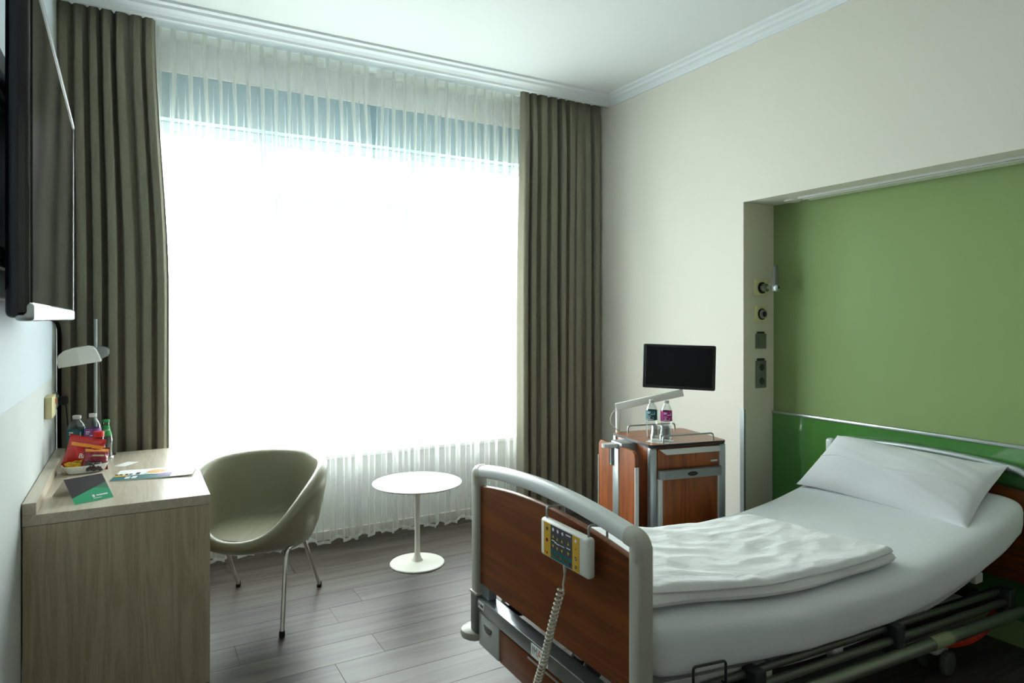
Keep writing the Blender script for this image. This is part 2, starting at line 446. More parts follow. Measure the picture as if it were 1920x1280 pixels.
# cornices
prof = [(0.0, 0.0), (0.012, 0.0), (0.014, 0.018), (0.03, 0.03), (0.05, 0.036), (0.06, 0.048), (0.085, 0.052), (0.09, 0.065), (0.0, 0.065)]
struct(MB().prism([(RW - a, CEIL - 0.065 + h) for a, h in prof], YB, 3.99, 'Y').build('trim_1', 'stucco', smooth=None), 'white cornice along the right wall')
PY = 4.03
b = MB().prism([(PY + 0.018, 3.063), (PY + 0.018, CEIL), (PY - 0.12, CEIL), (PY - 0.115, CEIL - 0.012), (PY - 0.085, CEIL - 0.016), (PY - 0.075, CEIL - 0.028), (PY - 0.04, CEIL - 0.034), (PY - 0.015, CEIL - 0.045), (PY - 0.008, 3.067), (PY - 0.004, 3.063)], LW, RW, 'X')
struct(b.build('trim_2', 'stucco', smooth=None), 'white curtain pelmet under the ceiling')
struct(MB().box((LW, 4.085, 3.10), (RW, 4.30, CEIL), 0.002).build('trim_3', 'frame', smooth=None), 'curtain rail board behind the pelmet')
# baseboards
for n, a, c in (('baseboard_left', (LW, YB, 0), (LW + 0.012, 2.85, 0.06)), ('baseboard_right', (RW - 0.012, NY1 + 0.03, 0), (RW, YW, 0.06)), ('baseboard_back', (LW, YB, 0), (RW, YB + 0.012, 0.06)), ('baseboard_window', (LW, YW - 0.012, 0), (RW, YW, 0.06))):
    struct(MB().box(a, c, 0.003).build(n, 'baseboard', smooth=None))

# ceiling of the niche: recessed light strip and a spot
MB().box((3.268, 1.0, NZ - 0.012), (3.375, 2.47, NZ + 0.0), 0.002).build('light_strip_frame', 'ltgrey', nb, smooth=None)
MB().box((3.285, 1.02, NZ - 0.016), (3.36, 2.45, NZ - 0.0125), 0.001).build('light_strip_lens', 'lens', nb, smooth=None)
s = thing('spot_light', 'round white recessed spotlight in the niche soffit', 'light', (3.34, 2.56, NZ))
MB().lathe([(0.034, 0), (0.046, 0), (0.046, -0.004), (0.042, -0.008), (0.034, -0.006)], 32).build('trim_ring', 'white', s)
MB().lathe([(0.0, -0.002), (0.034, -0.002), (0.034, -0.0045), (0.0, -0.0035)], 24).build('lens', 'lens', s)

# ------------------------------------------------------------------ the window
wroot = MB()
FY0, FY1 = YW + 0.10, YW + 0.17
def bars(b, x0, x1, z0, z1, w, ya=FY0, yb=FY1):
    b.box((x0, ya, z0), (x0 + w, yb, z1), 0.004, 1).box((x1 - w, ya, z0), (x1, yb, z1), 0.004, 1)
    b.box((x0 + w, ya, z0), (x1 - w, yb, z0 + w), 0.004, 1).box((x0 + w, ya, z1 - w), (x1 - w, yb, z1), 0.004, 1); return b
win = struct(bars(MB(), WX0, WX1, WZ0, WZ1, 0.05).build('window_1', 'frame', smooth=None), 'wide white framed window in three bays')
MB().box((WX0, YW + 0.02, WZ1), (WX1, YW + 0.2, WZ1 + 0.27), 0.004).build('header', 'headbox', win, smooth=None)
for xa, xb in ((0.695, 0.795), (1.69, 1.805)):
    MB().box((xa, FY0 - 0.02, WZ0 + 0.05), (xb, FY1 + 0.02, WZ1 - 0.05), 0.006, 1).build('mullion', 'frame', win, smooth=None)
for k, (xa, xb) in enumerate(((WX0 + 0.05, 0.695), (0.795, 1.69), (1.805, WX1 - 0.05))):
    if k == 1:
        MB().box((xa, FY0 - 0.01, 2.10), (xb, FY1, 2.23), 0.005, 1).build('transom', 'frame', win, smooth=None)
        for za, zb in ((WZ0 + 0.05, 2.10), (2.23, WZ1 - 0.05)):
            sa = bars(MB(), xa, xb, za, zb, 0.025, FY0 + 0.005, FY1 - 0.01).build('casement', 'frame', win, smooth=None)
            MB().box((xa + 0.02, FY0 + 0.03, za + 0.02), (xb - 0.02, FY0 + 0.036, zb - 0.02)).build('pane', 'pane', sa, smooth=None)
    else:
        za, zb = WZ0 + 0.05, WZ1 - 0.05
        sa = bars(MB(), xa, xb, za, zb, 0.025, FY0 + 0.005, FY1 - 0.01).build('casement', 'frame', win, smooth=None)
        MB().box((xa + 0.02, FY0 + 0.03, za + 0.02), (xb - 0.02, FY0 + 0.036, zb - 0.02)).build('pane', 'pane', sa, smooth=None)
MB().box((WX0 - 0.03, YW - 0.04, WZ0 - 0.03), (WX1 + 0.03, FY0 + 0.01, WZ0), 0.006).build('window_sill', 'sill', win, smooth=None)
struct(MB().box((-60, YW + 1.2, -9.2), (60, 90, -9)).build('ground', 'ground', smooth=None), 'pale ground far below outside the window')

# ------------------------------------------------------------------ curtains
def nz1(x, s): return noise.noise(Vector((x, s * 7.31, 0.5)))
def drape(name, label, xt0, xt1, xb0, xb1, zt, zb, n, amp, seed, yc=4.135):
    nu, nv = n * 18, 26
    def pos(s, t):
        z = zt + (zb - zt) * t
        top = math.exp(-t / 0.05)
        k = sm(0, 0.5, t)
        e0 = xt0 + (xb0 - xt0) * k; e1 = xt1 + (xb1 - xt1) * k
        sw = s + 0.034 * nz1(s * 5 + t * 0.8, seed) + 0.022 * nz1(s * 11 + t * 0.4, seed + 3)
        ph = 2 * PI * n * sw
        A = amp * (0.75 + 0.9 * nz1(s * n * 0.55 + 3 + t * 0.5, seed + 1)) * (1 - 0.55 * top)
        yy = -A * (2 * abs(math.sin(ph / 2)) ** 0.8 - 1.1) + 0.35 * A * math.sin(2 * ph + 1.3) * top + 0.012 * nz1(s * 3 + 9, seed)
        xx = e0 + (e1 - e0) * s + (0.011 * (1 - top)) * math.sin(2 * ph + 0.4) * min(1, s * 12, (1 - s) * 12)
        return (xx, yc + max(-0.06, min(0.06, yy)), z)
    b = MB().grid(lambda s, t: pos(s, t), nu, nv)
    # back layer gives the cloth its thickness
    m = len(b.v)
    b.add([(x, y + 0.003, z) for x, y, z in b.v], [tuple(reversed(f)) for f in list(b.f)])
    w = nu + 1
    for i in range(nu): b.f.append((i, i + m, i + 1 + m, i + 1)); q = nv * w + i; b.f.append((q, q + 1, q + 1 + m, q + m))
    for j in range(nv): a = j * w; b.f.append((a, a + w, a + w + m, a + m)); a = j * w + nu; b.f.append((a, a + m, a + w + m, a + w))
    o = b.build(name, 'drape', smooth=60)
    return tag(o, label, 'curtain', 'taupe blackout curtains')
drape('blackout_curtain', 'taupe blackout curtain gathered beside the television', -0.349, 0.10, -0.348, 0.168, 3.095, 0.02, 7, 0.046, 1)
drape('blackout_curtain', 'taupe blackout curtain gathered against the cream wall by the bedside cabinet', 2.43, 3.135, 2.41, 3.135, 3.095, 0.02, 9, 0.046, 5)

def sheer(name, label, x0, x1, n, seed, lean0=0.0, lean1=0.0):
    zt, zb = 3.095, 0.035
    spc = (x1 - x0) / n
    def pos(s, z):
        t = (zt - z) / (zt - zb)
        p = s * n; fr = p - math.floor(p)
        w = sm(0.015, 0.22, t)
        pin = -0.016 * math.exp(-((fr - 0.5) * spc / 0.0095) ** 2)
        i0 = math.floor(p)
        q = p + 0.32 * nz1(p * 0.37 + t * 0.5, seed) * w
        ph = 2 * PI * q
        A = 0.019 * (0.9 + 0.8 * nz1(p * 0.31, seed + 2))
        low = A * math.sin(ph) + 0.014 * math.sin(ph * 0.5 + 2 * nz1(p * 0.11, seed + 4)) * sm(0.3, 0.9, t)
        yy = pin * (1 - w) + low * w
        xx = x0 + (x1 - x0) * s + (lean0 * (1 - s) + lean1 * s) * sm(0, 0.35, t) + w * (0.020 * math.sin(2 * ph + 0.7) * (0.6 + 0.6 * nz1(p * 0.4, seed + 5)))
        zz = z + (0.012 * nz1(p * 0.8, seed + 8) + 0.016 * yy / 0.03) * sm(0.85, 1.0, t)
        return (xx, 4.24 + max(-0.05, min(0.05, yy)), zz)
    nu = n * 18
    o = MB().grid(lambda u, v: pos(u, zt - 0.055 + (zb + 0.02 - zt + 0.055) * v), nu, 34).build(name, 'sheer', smooth=70, fixn=False)
    MB().grid(lambda u, v: pos(u, zt - 0.055 * v), nu, 3).build('heading_tape', 'tape', o, smooth=70, fixn=False)
    MB().grid(lambda u, v: pos(u, zb + 0.02 - 0.02 * v), nu, 2).build('hem', 'hem', o, smooth=70, fixn=False)
    for k in range(n):
        # stitched pinch pleat: a folded tongue of cloth that opens out below the heading
        u0 = (k + 0.5) / n; b = MB(); L_ = 0.75 + 0.3 * nz1(k * 1.7, seed)
        def tongue(u, v):
            c = pos(u0, zt - 0.002 - L_ * v); w_ = 0.0145 * (1 - 0.25 * math.sin(PI * min(1, v * 7))) * (1 - v) ** 0.55 + 0.0003
            x_ = c[0] + (u - 0.5) * 2 * w_ + 0.012 * v * nz1(k * 2.3, seed + 6)
            return (x_, c[1] - 0.004 - 0.010 * math.sin(PI * u) * (1 - 0.5 * v), c[2])
        b.grid(tongue, 6, 10).build('pleat', 'pleat', o, smooth=70, fixn=False)
    return tag(o, label, 'curtain', 'white sheer curtains')
sheer('sheer_curtain', 'white sheer curtain behind the desk chair, nearer the television', 0.0, 1.335, 17, 11, 0, 0.025)
sheer('sheer_curtain', 'white sheer curtain behind the round side table, nearer the bed', 1.385, 2.52, 15, 12, -0.02, 0)

# ------------------------------------------------------------------ left wall: panel, television, sockets
MB().box((LW, 0.2, 1.17), (LW + 0.012, 3.80, 2.95), 0.001).build('wall_panel', 'panel', wl, smooth=None)

TX = -0.184
tv = thing('television', 'large flat television with silver lower bezel mounted on the left wall', 'television', (TX, 2.33, 1.45))
Y0, Y1, Z0, Z1 = 1.60, 2.893, 1.452, 2.152
b = MB().box((TX - 0.045, Y0, Z0), (TX - 0.004, Y1, Z1), 0.012, 3); b.build('cabinet', 'navy', tv, world=True)
MB().box((TX - 0.0045, Y0 + 0.012, Z0 + 0.03), (TX - 0.001, Y1 - 0.012, Z1 - 0.014), 0.0005, 1).build('screen', 'screen', tv, world=True, smooth=None)
MB().box((TX - 0.03, Y0 + 0.002, Z0 - 0.006), (TX + 0.003, Y1, Z0 + 0.03), 0.008, 3).build('lower_bezel', 'silver', tv, world=True)
MB().box((TX - 0.012, Y0 + 0.002, Z1 - 0.014), (TX + 0.002, Y1, Z1 + 0.002), 0.004).build('top_bezel', 'greyplastic', tv, world=True)
MB().box((TX - 0.012, Y1 - 0.012, Z0 + 0.02), (TX + 0.0, Y1 + 0.002, Z1), 0.003).build('side_bezel', 'black', tv, world=True)
MB().box((TX - 0.075, 1.95, 1.56), (TX - 0.04, 2.65, 2.04), 0.015).build('rear_housing', 'black', tv, world=True)
tv.rotation_euler = (0, 0, math.radians(0.8))
tm = thing('television_mount', 'black wall bracket behind the television', 'bracket', (LW + 0.012, 2.2, 1.8))
MB().box((LW + 0.012, 1.55, 1.50), (-0.29, 2.36, 2.13), 0.006).build('wall_plate', 'black', tm, world=True)
for zz in (1.57, 1.98): MB().box((-0.29, 1.7, zz), (TX - 0.084, 2.5, zz + 0.05), 0.004).build('bracket_rail', 'darkgrey', tm, world=True)
MB().tube([(-0.285, 2.335, 1.53), (-0.275, 2.335, 1.53)], 0.006, 12).build('bolt', 'chrome', tm, world=True)
tc = MB().tube(smoothpath([(-0.275, 2.56, 1.64), (-0.285, 2.66, 1.56), (-0.335, 3.2, 1.47), (-0.333, 4.02, 1.42), (-0.331, 4.06, 1.2), (-0.331, 4.06, 0.95), (-0.33, 4.06, 0.80)], 8), 0.009, 8).build('television_cable', 'cablerubber')
tag(tc, 'black television cable running down beside the taupe curtain', 'cable')

b0 = thing('call_button', 'cream plastic box with orange button on the left wall above the desk', 'call button', (LW, 3.69, 1.05))
MB().box((LW, 3.61, 1.0), (LW + 0.03, 3.77, 1.10), 0.006).build('body', 'creamplastic', b0, world=True)
MB().box((LW + 0.03, 3.735, 1.055), (LW + 0.034, 3.76, 1.08), 0.002).build('button', 'orange', b0, world=True)
s0 = thing('wall_socket', 'grey multi socket plate on the left wall near the desk lamp', 'socket', (LW, 3.93, 1.05))
MB().box((LW, 3.83, 1.0), (LW + 0.014, 4.05, 1.085), 0.003).build('plate', 'greyplastic', s0, world=True)
for k in range(3): MB().box((LW + 0.0142, 3.842 + k * 0.07, 1.013), (LW + 0.02, 3.90 + k * 0.07, 1.073), 0.006).build('insert', 'alupaint', s0, world=True)
MB().box((LW + 0.02, 3.985, 1.02), (LW + 0.06, 4.035, 1.065), 0.01).build('plug', 'black', s0, world=True)
# ------------------------------------------------------------------ desk
DX0, DX1, DY0, DY1, DZ = LW + 0.003, 0.264, 2.905, 4.06, 0.75
dk = thing('desk', 'light oak wall desk with panel end and raised back strip', 'desk', ((DX0 + DX1) / 2, (DY0 + DY1) / 2, 0))
MB().box((DX0, DY0, DZ - 0.038), (DX1, DY1, DZ), 0.0015, 1).build('desktop', 'oak_x', dk, world=True)
for ya, yb in ((DY0 + 0.001, DY0 + 0.035), (DY1 - 0.035, DY1 - 0.001)):
    MB().box((DX0 + 0.001, ya, 0.0), (DX1 - 0.001, yb, DZ - 0.0395), 0.0015, 1).build('end_panel', 'oak', dk, world=True)
MB().box((DX0 + 0.02, DY0 + 0.0355, 0.25), (DX0 + 0.04, DY1 - 0.0355, DZ - 0.0385), 0.001, 1).build('modesty_panel', 'oak_x', dk, world=True)
MB().box((DX0, DY0, DZ + 0.0005), (DX0 + 0.042, DY1, DZ + 0.044), 0.0015, 1).build('back_strip', 'oak_x', dk, world=True)

# desk lamp
lx, ly = -0.172, 3.99
lp = thing('desk_lamp', 'desk lamp with white curved shade on a slim steel pole', 'lamp', (lx, ly, DZ))
MB().lathe([(0, 0), (0.09, 0), (0.09, 0.006), (0.082, 0.011), (0.015, 0.016), (0.012, 0.03), (0, 0.03)], 40).build('base', 'chrome', lp)
MB().tube([(0, 0, 0.02), (0, 0, 0.70)], 0.0075, 14).build('pole', 'steel', lp)
arch = [(-0.085, 0.0), (-0.087, 0.03), (-0.078, 0.06), (-0.055, 0.078), (-0.02, 0.085), (0.045, 0.085), (0.066, 0.078), (0.078, 0.06), (0.086, 0.03), (0.09, 0.0)]
inner = [(x * 0.95, z - 0.005 if z > 0.004 else z) for x, z in reversed(arch)]
T4 = Matrix.Translation((-0.062, -0.05, 0.475)) @ Matrix.Rotation(math.radians(-9), 4, 'Y')
sh = MB().prism(arch + inner, -0.075, 0.075, 'Y').xf(T4).build('shade', 'white', lp, smooth=50)
MB().prism([(x * 0.97, z * 0.97 + 0.001) for x, z in arch], -0.0735, -0.069, 'Y').xf(T4).build('front_face', 'white', sh, smooth=None)
MB().prism([(-0.083, 0.002), (-0.084, 0.03), (-0.075, 0.057), (-0.053, 0.074), (-0.018, 0.080), (0.0, 0.080), (0.004, 0.0)], -0.0752, -0.0736, 'Y').xf(T4).build('end_cap', 'tulip', sh, smooth=None)
MB().tube([(0.0, 0.01, 0.525), (0.02, 0.012, 0.53), (0.05, 0.015, 0.533), (0.06, 0.015, 0.533)], 0.02, 16, rs=[0.030, 0.034, 0.024, 0.012]).build('joint', 'greyplastic', lp)
MB().tube(smoothpath([(0.02, 0.02, 0.51), (0.024, 0.024, 0.35), (0.03, 0.03, 0.15), (0.045, 0.03, 0.02), (0.0, 0.045, 0.006), (-0.08, 0.045, 0.006), (-0.11, 0.02, 0.1), (-0.125, -0.0, 0.26), (-0.13, -0.01, 0.29)], 8), 0.003, 8).build('cord', 'black', lp)

# bottles
def bottle(name, label, loc, hgt, rad, kind, capm, liquid=True, group=None, rz=0):
    t = thing(name, label, 'bottle', loc, rz, group)
    h, r = hgt, rad
    if kind == 'pet':
        pr = [(0, 0), (r * 0.8, 0), (r * 0.97, h * 0.03), (r, h * 0.07), (r * 0.93, h * 0.12), (r, h * 0.17), (r * 0.93, h * 0.22), (r, h * 0.27), (r * 0.95, h * 0.32), (r, h * 0.37), (r, h * 0.70), (r * 0.97, h * 0.76), (r * 0.8, h * 0.83), (r * 0.5, h * 0.90), (r * 0.38, h * 0.925), (r * 0.38, h * 0.95), (0, h * 0.95)]
        MB().lathe(pr, 28).build('body', 'pet', t)
        MB().lathe([(0, h * 0.93), (r * 0.46, h * 0.93), (r * 0.47, h * 0.99), (r * 0.42, h), (0, h)], 24).build('cap', capm, t)
    return t
def cyl_print(r, z0, z1, a0, a1, n=14):
    b = MB()
    def P(u, v): a = a0 + (a1 - a0) * u; return (r * math.cos(a), r * math.sin(a), z0 + (z1 - z0) * v)
    return b.grid(P, n, 2)
def label_band(t, r, z0, z1, m, marks=True, face=-PI / 2 - 0.1):
    lb = cyl_print(r + 0.0006, z0, z1, 0, 2 * PI, 40).build('label', m, t, fixn=False)
    if marks:
        H = z1 - z0; b = MB()
        def mk(a, z, da, dz):
            s = cyl_print(r + 0.0011, z0 + H * z, z0 + H * (z + dz), face + a, face + a + da, 5); b.add(s.v, s.f)
        mk(-0.75, 0.80, 0.55, 0.07); mk(-0.75, 0.70, 0.45, 0.05); mk(-0.2, 0.60, 0.75, 0.05); mk(0.48, 0.60, 0.08, 0.25)
        mk(-0.6, 0.22, 0.3, 0.07); mk(0.2, 0.24, 0.12, 0.06); mk(-0.8, 0.08, 1.2, 0.05); mk(-0.7, 0.45, 0.6, 0.02); mk(-0.7, 0.40, 0.5, 0.02)
        b.build('print', 'printwhite', lb, fixn=False)
    return lb
t = bottle('water_bottle', 'clear water bottle with teal label on the oak desk', (-0.245, 3.885, DZ), 0.228, 0.040, 'pet', 'ltgrey', group='plastic water bottles')
label_band(t, 0.040, 0.07, 0.165, 'teal')
t = bottle('water_bottle', 'clear water bottle with purple label beside the desk lamp pole', (-0.193, 3.985 - 0.10, DZ), 0.236, 0.036, 'pet', 'ltgrey', group='plastic water bottles'); t.location = (-0.135 - 0.06, 3.93 + 0.03, DZ)
t.location = (-0.178, 3.86, DZ)
label_band(t, 0.036, 0.08, 0.165, 'purple')
# small red-capped sauce bottle
t = thing('sauce_bottle', 'small red capped bottle with picture label on the desk', 'bottle', (-0.150, 3.775, DZ))
MB().lathe([(0, 0), (0.022, 0), (0.027, 0.008), (0.028, 0.07), (0.026, 0.105), (0.021, 0.12), (0.021, 0.135), (0, 0.135)], 28).build('body', 'choc', t)
MB().lathe([(0, 0.132), (0.0235, 0.132), (0.0245, 0.152), (0.022, 0.158), (0, 0.158)], 28).build('cap', 'redcap', t)
lb = cyl_print(0.0288, 0.03, 0.112, -PI / 2 - 1.2, -PI / 2 + 1.2, 18).build('label', 'beige', t, fixn=False)
cyl_print(0.0292, 0.03, 0.055, -PI / 2 - 1.2, -PI / 2 + 1.2, 18).build('label_band', 'greencap', lb, fixn=False)
cyl_print(0.0292, 0.082, 0.098, -PI / 2 - 0.3, -PI / 2 + 0.5, 10).build('label_mark', 'darkred', lb, fixn=False)
# lemonade bottle
t = thing('lemonade_bottle', 'clear glass lemonade bottle with green cap and green neck label', 'bottle', (-0.123, 3.90, DZ))
pr = [(0, 0), (0.027, 0), (0.029, 0.006), (0.028, 0.02), (0.026, 0.045), (0.028, 0.07), (0.030, 0.095), (0.027, 0.115), (0.0205, 0.135), (0.0155, 0.155), (0.0135, 0.178), (0.0135, 0.186), (0, 0.186)]
MB().lathe(pr, 28).build('body', 'glass', t)
MB().lathe([(0, 0.184), (0.0165, 0.184), (0.0165, 0.193), (0.014, 0.197), (0, 0.197)], 24).build('cap', 'greencap', t)
def neck(u, v):
    a = 2 * PI * u; z = 0.118 + 0.05 * v; r = lerpt([(p[1], p[0]) for p in pr[2:-1]], z) + 0.0008; return (r * math.cos(a), r * math.sin(a), z)
nl = MB().grid(neck, 32, 6).build('neck_label', 'greenlabel', t, fixn=False)
tx = text_mesh('Sprite', 0.016, 0.9)
for i, (x, yv, z) in enumerate(tx.v):
    zz = 0.146 + yv + x * 0.15; r = lerpt([(p[1], p[0]) for p in pr[2:-1]], zz) + 0.0014; a = -PI / 2 + 0.2 + x / r; tx.v[i] = (r * math.cos(a), r * math.sin(a), zz)
tx.build('lettering', 'printwhite', nl, smooth=None)

# snack bowl with bags
bw = thing('snack_bowl', 'small white oblong porcelain bowl on the desk', 'bowl', (-0.197, 3.62, DZ), 0.25)
def srect(a, b, n, t):
    c, s = math.cos(t), math.sin(t); return (a * math.copysign(abs(c) ** (2 / n), c), b * math.copysign(abs(s) ** (2 / n), s))
bowlprof = [(0.0, 0.0), (0.72, 0.0), (0.86, 0.008), (1.0, 0.036), (0.97, 0.037), (0.83, 0.012), (0.70, 0.006), (0.0, 0.005)]
MB().grid(lambda u, v: (lambda k: (lambda p: (p[0], p[1], bowlprof[k][1]))(srect(0.092 * max(bowlprof[k][0], 1e-4), 0.062 * max(bowlprof[k][0], 1e-4), 3.2, 2 * PI * u)))(round(v * 7)), 48, 7, True).build('body', 'white', bw, smooth=60)
def bag(name, label, loc, w, h, d, m, rx, ry, rz, seed):
    t = thing(name, label, 'snack', loc, 0, 'snack packets in the bowl')
    t.rotation_euler = (rx, ry, rz)
    def f(sgn):
        def g(u, v):
            x = (u - 0.5) * w; z = v * h
            e = max(0.0, (1 - (2 * u - 1) ** 4)) * max(0.0, math.sin(PI * min(1, max(0, (v - 0.06) / 0.88)))) ** 0.7
            cr = 0.006 * nz1(u * 9 + v * 4, seed) + 0.004 * nz1(v * 13, seed + 2)
            return (x * (1 - 0.06 * math.sin(PI * v)), sgn * (d * e * (1 + 0.25 * nz1(u * 3 + v * 2, seed + 5)) + (cr * e)) + 0.004 * math.sin(u * 17) * (1 if v > 0.94 or v < 0.06 else 0), z)
        return g
    b = MB().grid(f(1), 22, 22).grid(f(-1), 22, 22)
    o = b.build('packet', m, t, smooth=60)
    return t, f(-1)
def bag_band(t, g, v0, v1, u0, u1, m, name='print_band', off=0.0012, wav=0.0):
    MB().grid(lambda u, v: (lambda p: (p[0], p[1] - off, p[2]))(g(u0 + (u1 - u0) * u, v0 + (v1 - v0) * v + wav * (u - 0.5))), 18, 6).build(name, m, t, smooth=60, fixn=False)
t, g = bag('chip_bag', 'red crisp packet with orange band standing in the white bowl', (-0.222, 3.625, DZ + 0.010), 0.15, 0.15, 0.026, 'red', math.radians(-8), math.radians(14), math.radians(-8), 2)
bag_band(t, g, 0.70, 0.80, 0.10, 0.98, 'foilorange')
tx = text_mesh('BP', 0.03, 1.0)
for i, (x, yv, z) in enumerate(tx.v):
    p = g(0.52 + x / 0.15, 0.42 + yv / 0.15); tx.v[i] = (p[0], p[1] - 0.002, p[2])
tx.build('lettering', 'printwhite', t, smooth=None, fixn=False)
t, g = bag('snack_bag', 'dark red snack packet leaning in front of the crisp packet', (-0.158, 3.595, DZ + 0.010), 0.105, 0.10, 0.02, 'darkred', math.radians(-14), math.radians(8), math.radians(14), 8)
bag_band(t, g, 0.80, 0.93, 0.05, 0.97, 'foilorange')
bag_band(t, g, 0.58, 0.66, 0.3, 0.8, 'beige', 'print_mark')
t, g = bag('gold_wrapper', 'gold foil wrapped sweets at the front of the bowl', (-0.232, 3.575, DZ + 0.010), 0.075, 0.052, 0.013, 'gold', math.radians(-25), math.radians(-6), math.radians(10), 5)
t, g = bag('chocolate_bar', 'dark brown wrapped chocolate at the front of the bowl', (-0.158, 3.566, DZ + 0.010), 0.07, 0.05, 0.012, 'choc', math.radians(-30), math.radians(6), math.radians(20), 6)

# folded card
def quadpt(P, u, v): return P[0] * (1 - u) * (1 - v) + P[1] * u * (1 - v) + P[2] * u * v + P[3] * (1 - u) * v
A, Bp, Cc, D = Vector((-0.195, 2.984, DZ + 0.001)), Vector((-0.071, 3.042, DZ + 0.001)), Vector((-0.114, 3.138, 0.83)), Vector((-0.238, 3.080, 0.83))
E_, F_ = Vector((-0.282, 3.170, DZ + 0.001)), Vector((-0.158, 3.228, DZ + 0.001))
tc = thing('tent_card', 'folded card with aubergine and green front standing on the desk', 'card', (-0.18, 3.1, DZ))
nrm = (Bp - A).cross(D - A).normalized()
def sheetpoly(pts2, P, off, th=0.0005):
    b = MB(); vs = [quadpt(P, u, v) + nrm * off for u, v in pts2]; n = len(vs)
    b.add(vs + [p - nrm * th for p in vs], [tuple(range(n)), tuple(range(2 * n - 1, n - 1, -1))] + [(i, i + n, (i + 1) % n + n, (i + 1) % n) for i in range(n)]); return b
Pq = [A, Bp, Cc, D]
sheetpoly([(0, 0), (1, 0), (1, 1), (0, 1)], Pq, 0).build('front_leaf', 'paper', tc, world=True, smooth=None)
b = MB(); vs = [E_, F_, Cc, D]; b.add(vs + [p + Vector((0.0004, 0, -0.0006)) for p in vs], [(0, 1, 2, 3), (7, 6, 5, 4), (0, 4, 5, 1), (1, 5, 6, 2), (2, 6, 7, 3), (3, 7, 4, 0)]); b.build('back_leaf', 'paper', tc, world=True, smooth=None)
pf = sheetpoly([(0, 0.24), (0.62, 0.50), (1, 0.66), (1, 1), (0, 1)], Pq, 0.0006, 0.0003).build('print_dark', 'darkcard', tc, world=True, smooth=None)
sheetpoly([(0, 0), (1, 0), (1, 0.40), (0.62, 0.50), (0, 0.24)], Pq, 0.0006, 0.0003).build('print_green', 'greencard', tc, world=True, smooth=None)
sheetpoly([(0.62, 0.50), (1, 0.40), (1, 0.66)], Pq, 0.0006, 0.0003).build('print_grey_green', 'greencard2', tc, world=True, smooth=None)
b = MB()
for u0, u1, v0, v1 in ((0.50, 0.56, 0.14, 0.24), (0.60, 0.90, 0.17, 0.22), (0.50, 0.72, 0.085, 0.11)):
    s = sheetpoly([(u0, v0), (u1, v0), (u1, v1), (u0, v1)], Pq, 0.0010, 0.0003); b.add(s.v, s.f)
b.build('print_logo', 'printwhite', tc, world=True, smooth=None)

# brochure
br = thing('brochure', 'flat landscape brochure with teal stripe and food photo on the desk', 'brochure', (0.07, 3.42, DZ))
Q = [Vector((-0.094, 3.338, DZ)), Vector((0.224, 3.283, DZ)), Vector((0.262, 3.485, DZ)), Vector((-0.056, 3.545, DZ))]
def bro(u0, u1, v0, v1, off, n=12):
    b = MB()
    def P(a, c, o):
        u = u0 + (u1 - u0) * a; v = v0 + (v1 - v0) * c; p = quadpt(Q, u, v); return (p.x, p.y, DZ + 0.0006 + o + 0.006 * u ** 3)
    b.grid(lambda a, c: P(a, c, off), n, 2)
    return b
b = bro(0, 1, 0, 1, 0.003)
m0 = len(b.v); b.add([(x, yv, z - 0.003) for x, yv, z in b.v], [tuple(reversed(f)) for f in list(b.f)])
for i in range(12): b.f.append((i, i + m0, i + 1 + m0, i + 1)); q = 26 + i; b.f.append((q, q + 1, q + 1 + m0, q + m0))
for j in range(2):
    for a in (j * 13, j * 13 + 12): b.f.append((a, a + 13, a + 13 + m0, a + m0))
b.build('pages', 'paper', br, world=True, smooth=None)
bro(0, 0.72, 0.0, 0.42, 0.0036).build('teal_stripe', 'teal', br, world=True, smooth=None, fixn=False)
bro(0, 0.16, 0.34, 0.46, 0.0041).build('yellow_mark', 'yellow', br, world=True, smooth=None, fixn=False)
bro(0.55, 0.72, 0.18, 0.36, 0.0041).build('purple_mark', 'purple', br, world=True, smooth=None, fixn=False)
b = MB()
for u0 in (0.0, 0.05, 0.12, 0.17): s = bro(u0, u0 + 0.04, 0.47, 0.58, 0.0041, 2); b.add(s.v, s.f)
s = bro(0.25, 0.30, 0.46, 0.66, 0.0041, 2); b.add(s.v, s.f)
b.build('headline', 'printblack', br, world=True, smooth=None, fixn=False)
b = MB()
for u0 in (0.16, 0.24):
    for k in range(3): s = bro(u0, u0 + 0.06, 0.10 + k * 0.07, 0.15 + k * 0.07, 0.0041, 2); b.add(s.v, s.f)
b.build('small_print', 'printwhite', br, world=True, smooth=None, fixn=False)
def disc_on(u, v, ru, rv, off):
    vs = [(lambda p, uu: (p.x, p.y, DZ + 0.0006 + off + 0.006 * uu ** 3))(quadpt(Q, u + ru * math.cos(k * PI / 14), v + rv * math.sin(k * PI / 14)), u) for k in range(28)]
    return MB().add(vs, [tuple(range(28))])
disc_on(0.52, 0.62, 0.17, 0.26, 0.0046).build('plate_picture', 'printwhite', br, world=True, smooth=None, fixn=False)
disc_on(0.50, 0.62, 0.125, 0.19, 0.0051).build('food_picture', 'food', br, world=True, smooth=None, fixn=False)
pp = MB().box((0, 0, 0), (0.055, 0.10, 0.0008)).build('paper_slip', 'paper', smooth=None)
pp.location = (-0.085, 3.68, DZ + 0.0004); pp.rotation_euler = (0, 0, -0.6)
tag(pp, 'small white paper slip lying beside the snack bowl', 'paper')

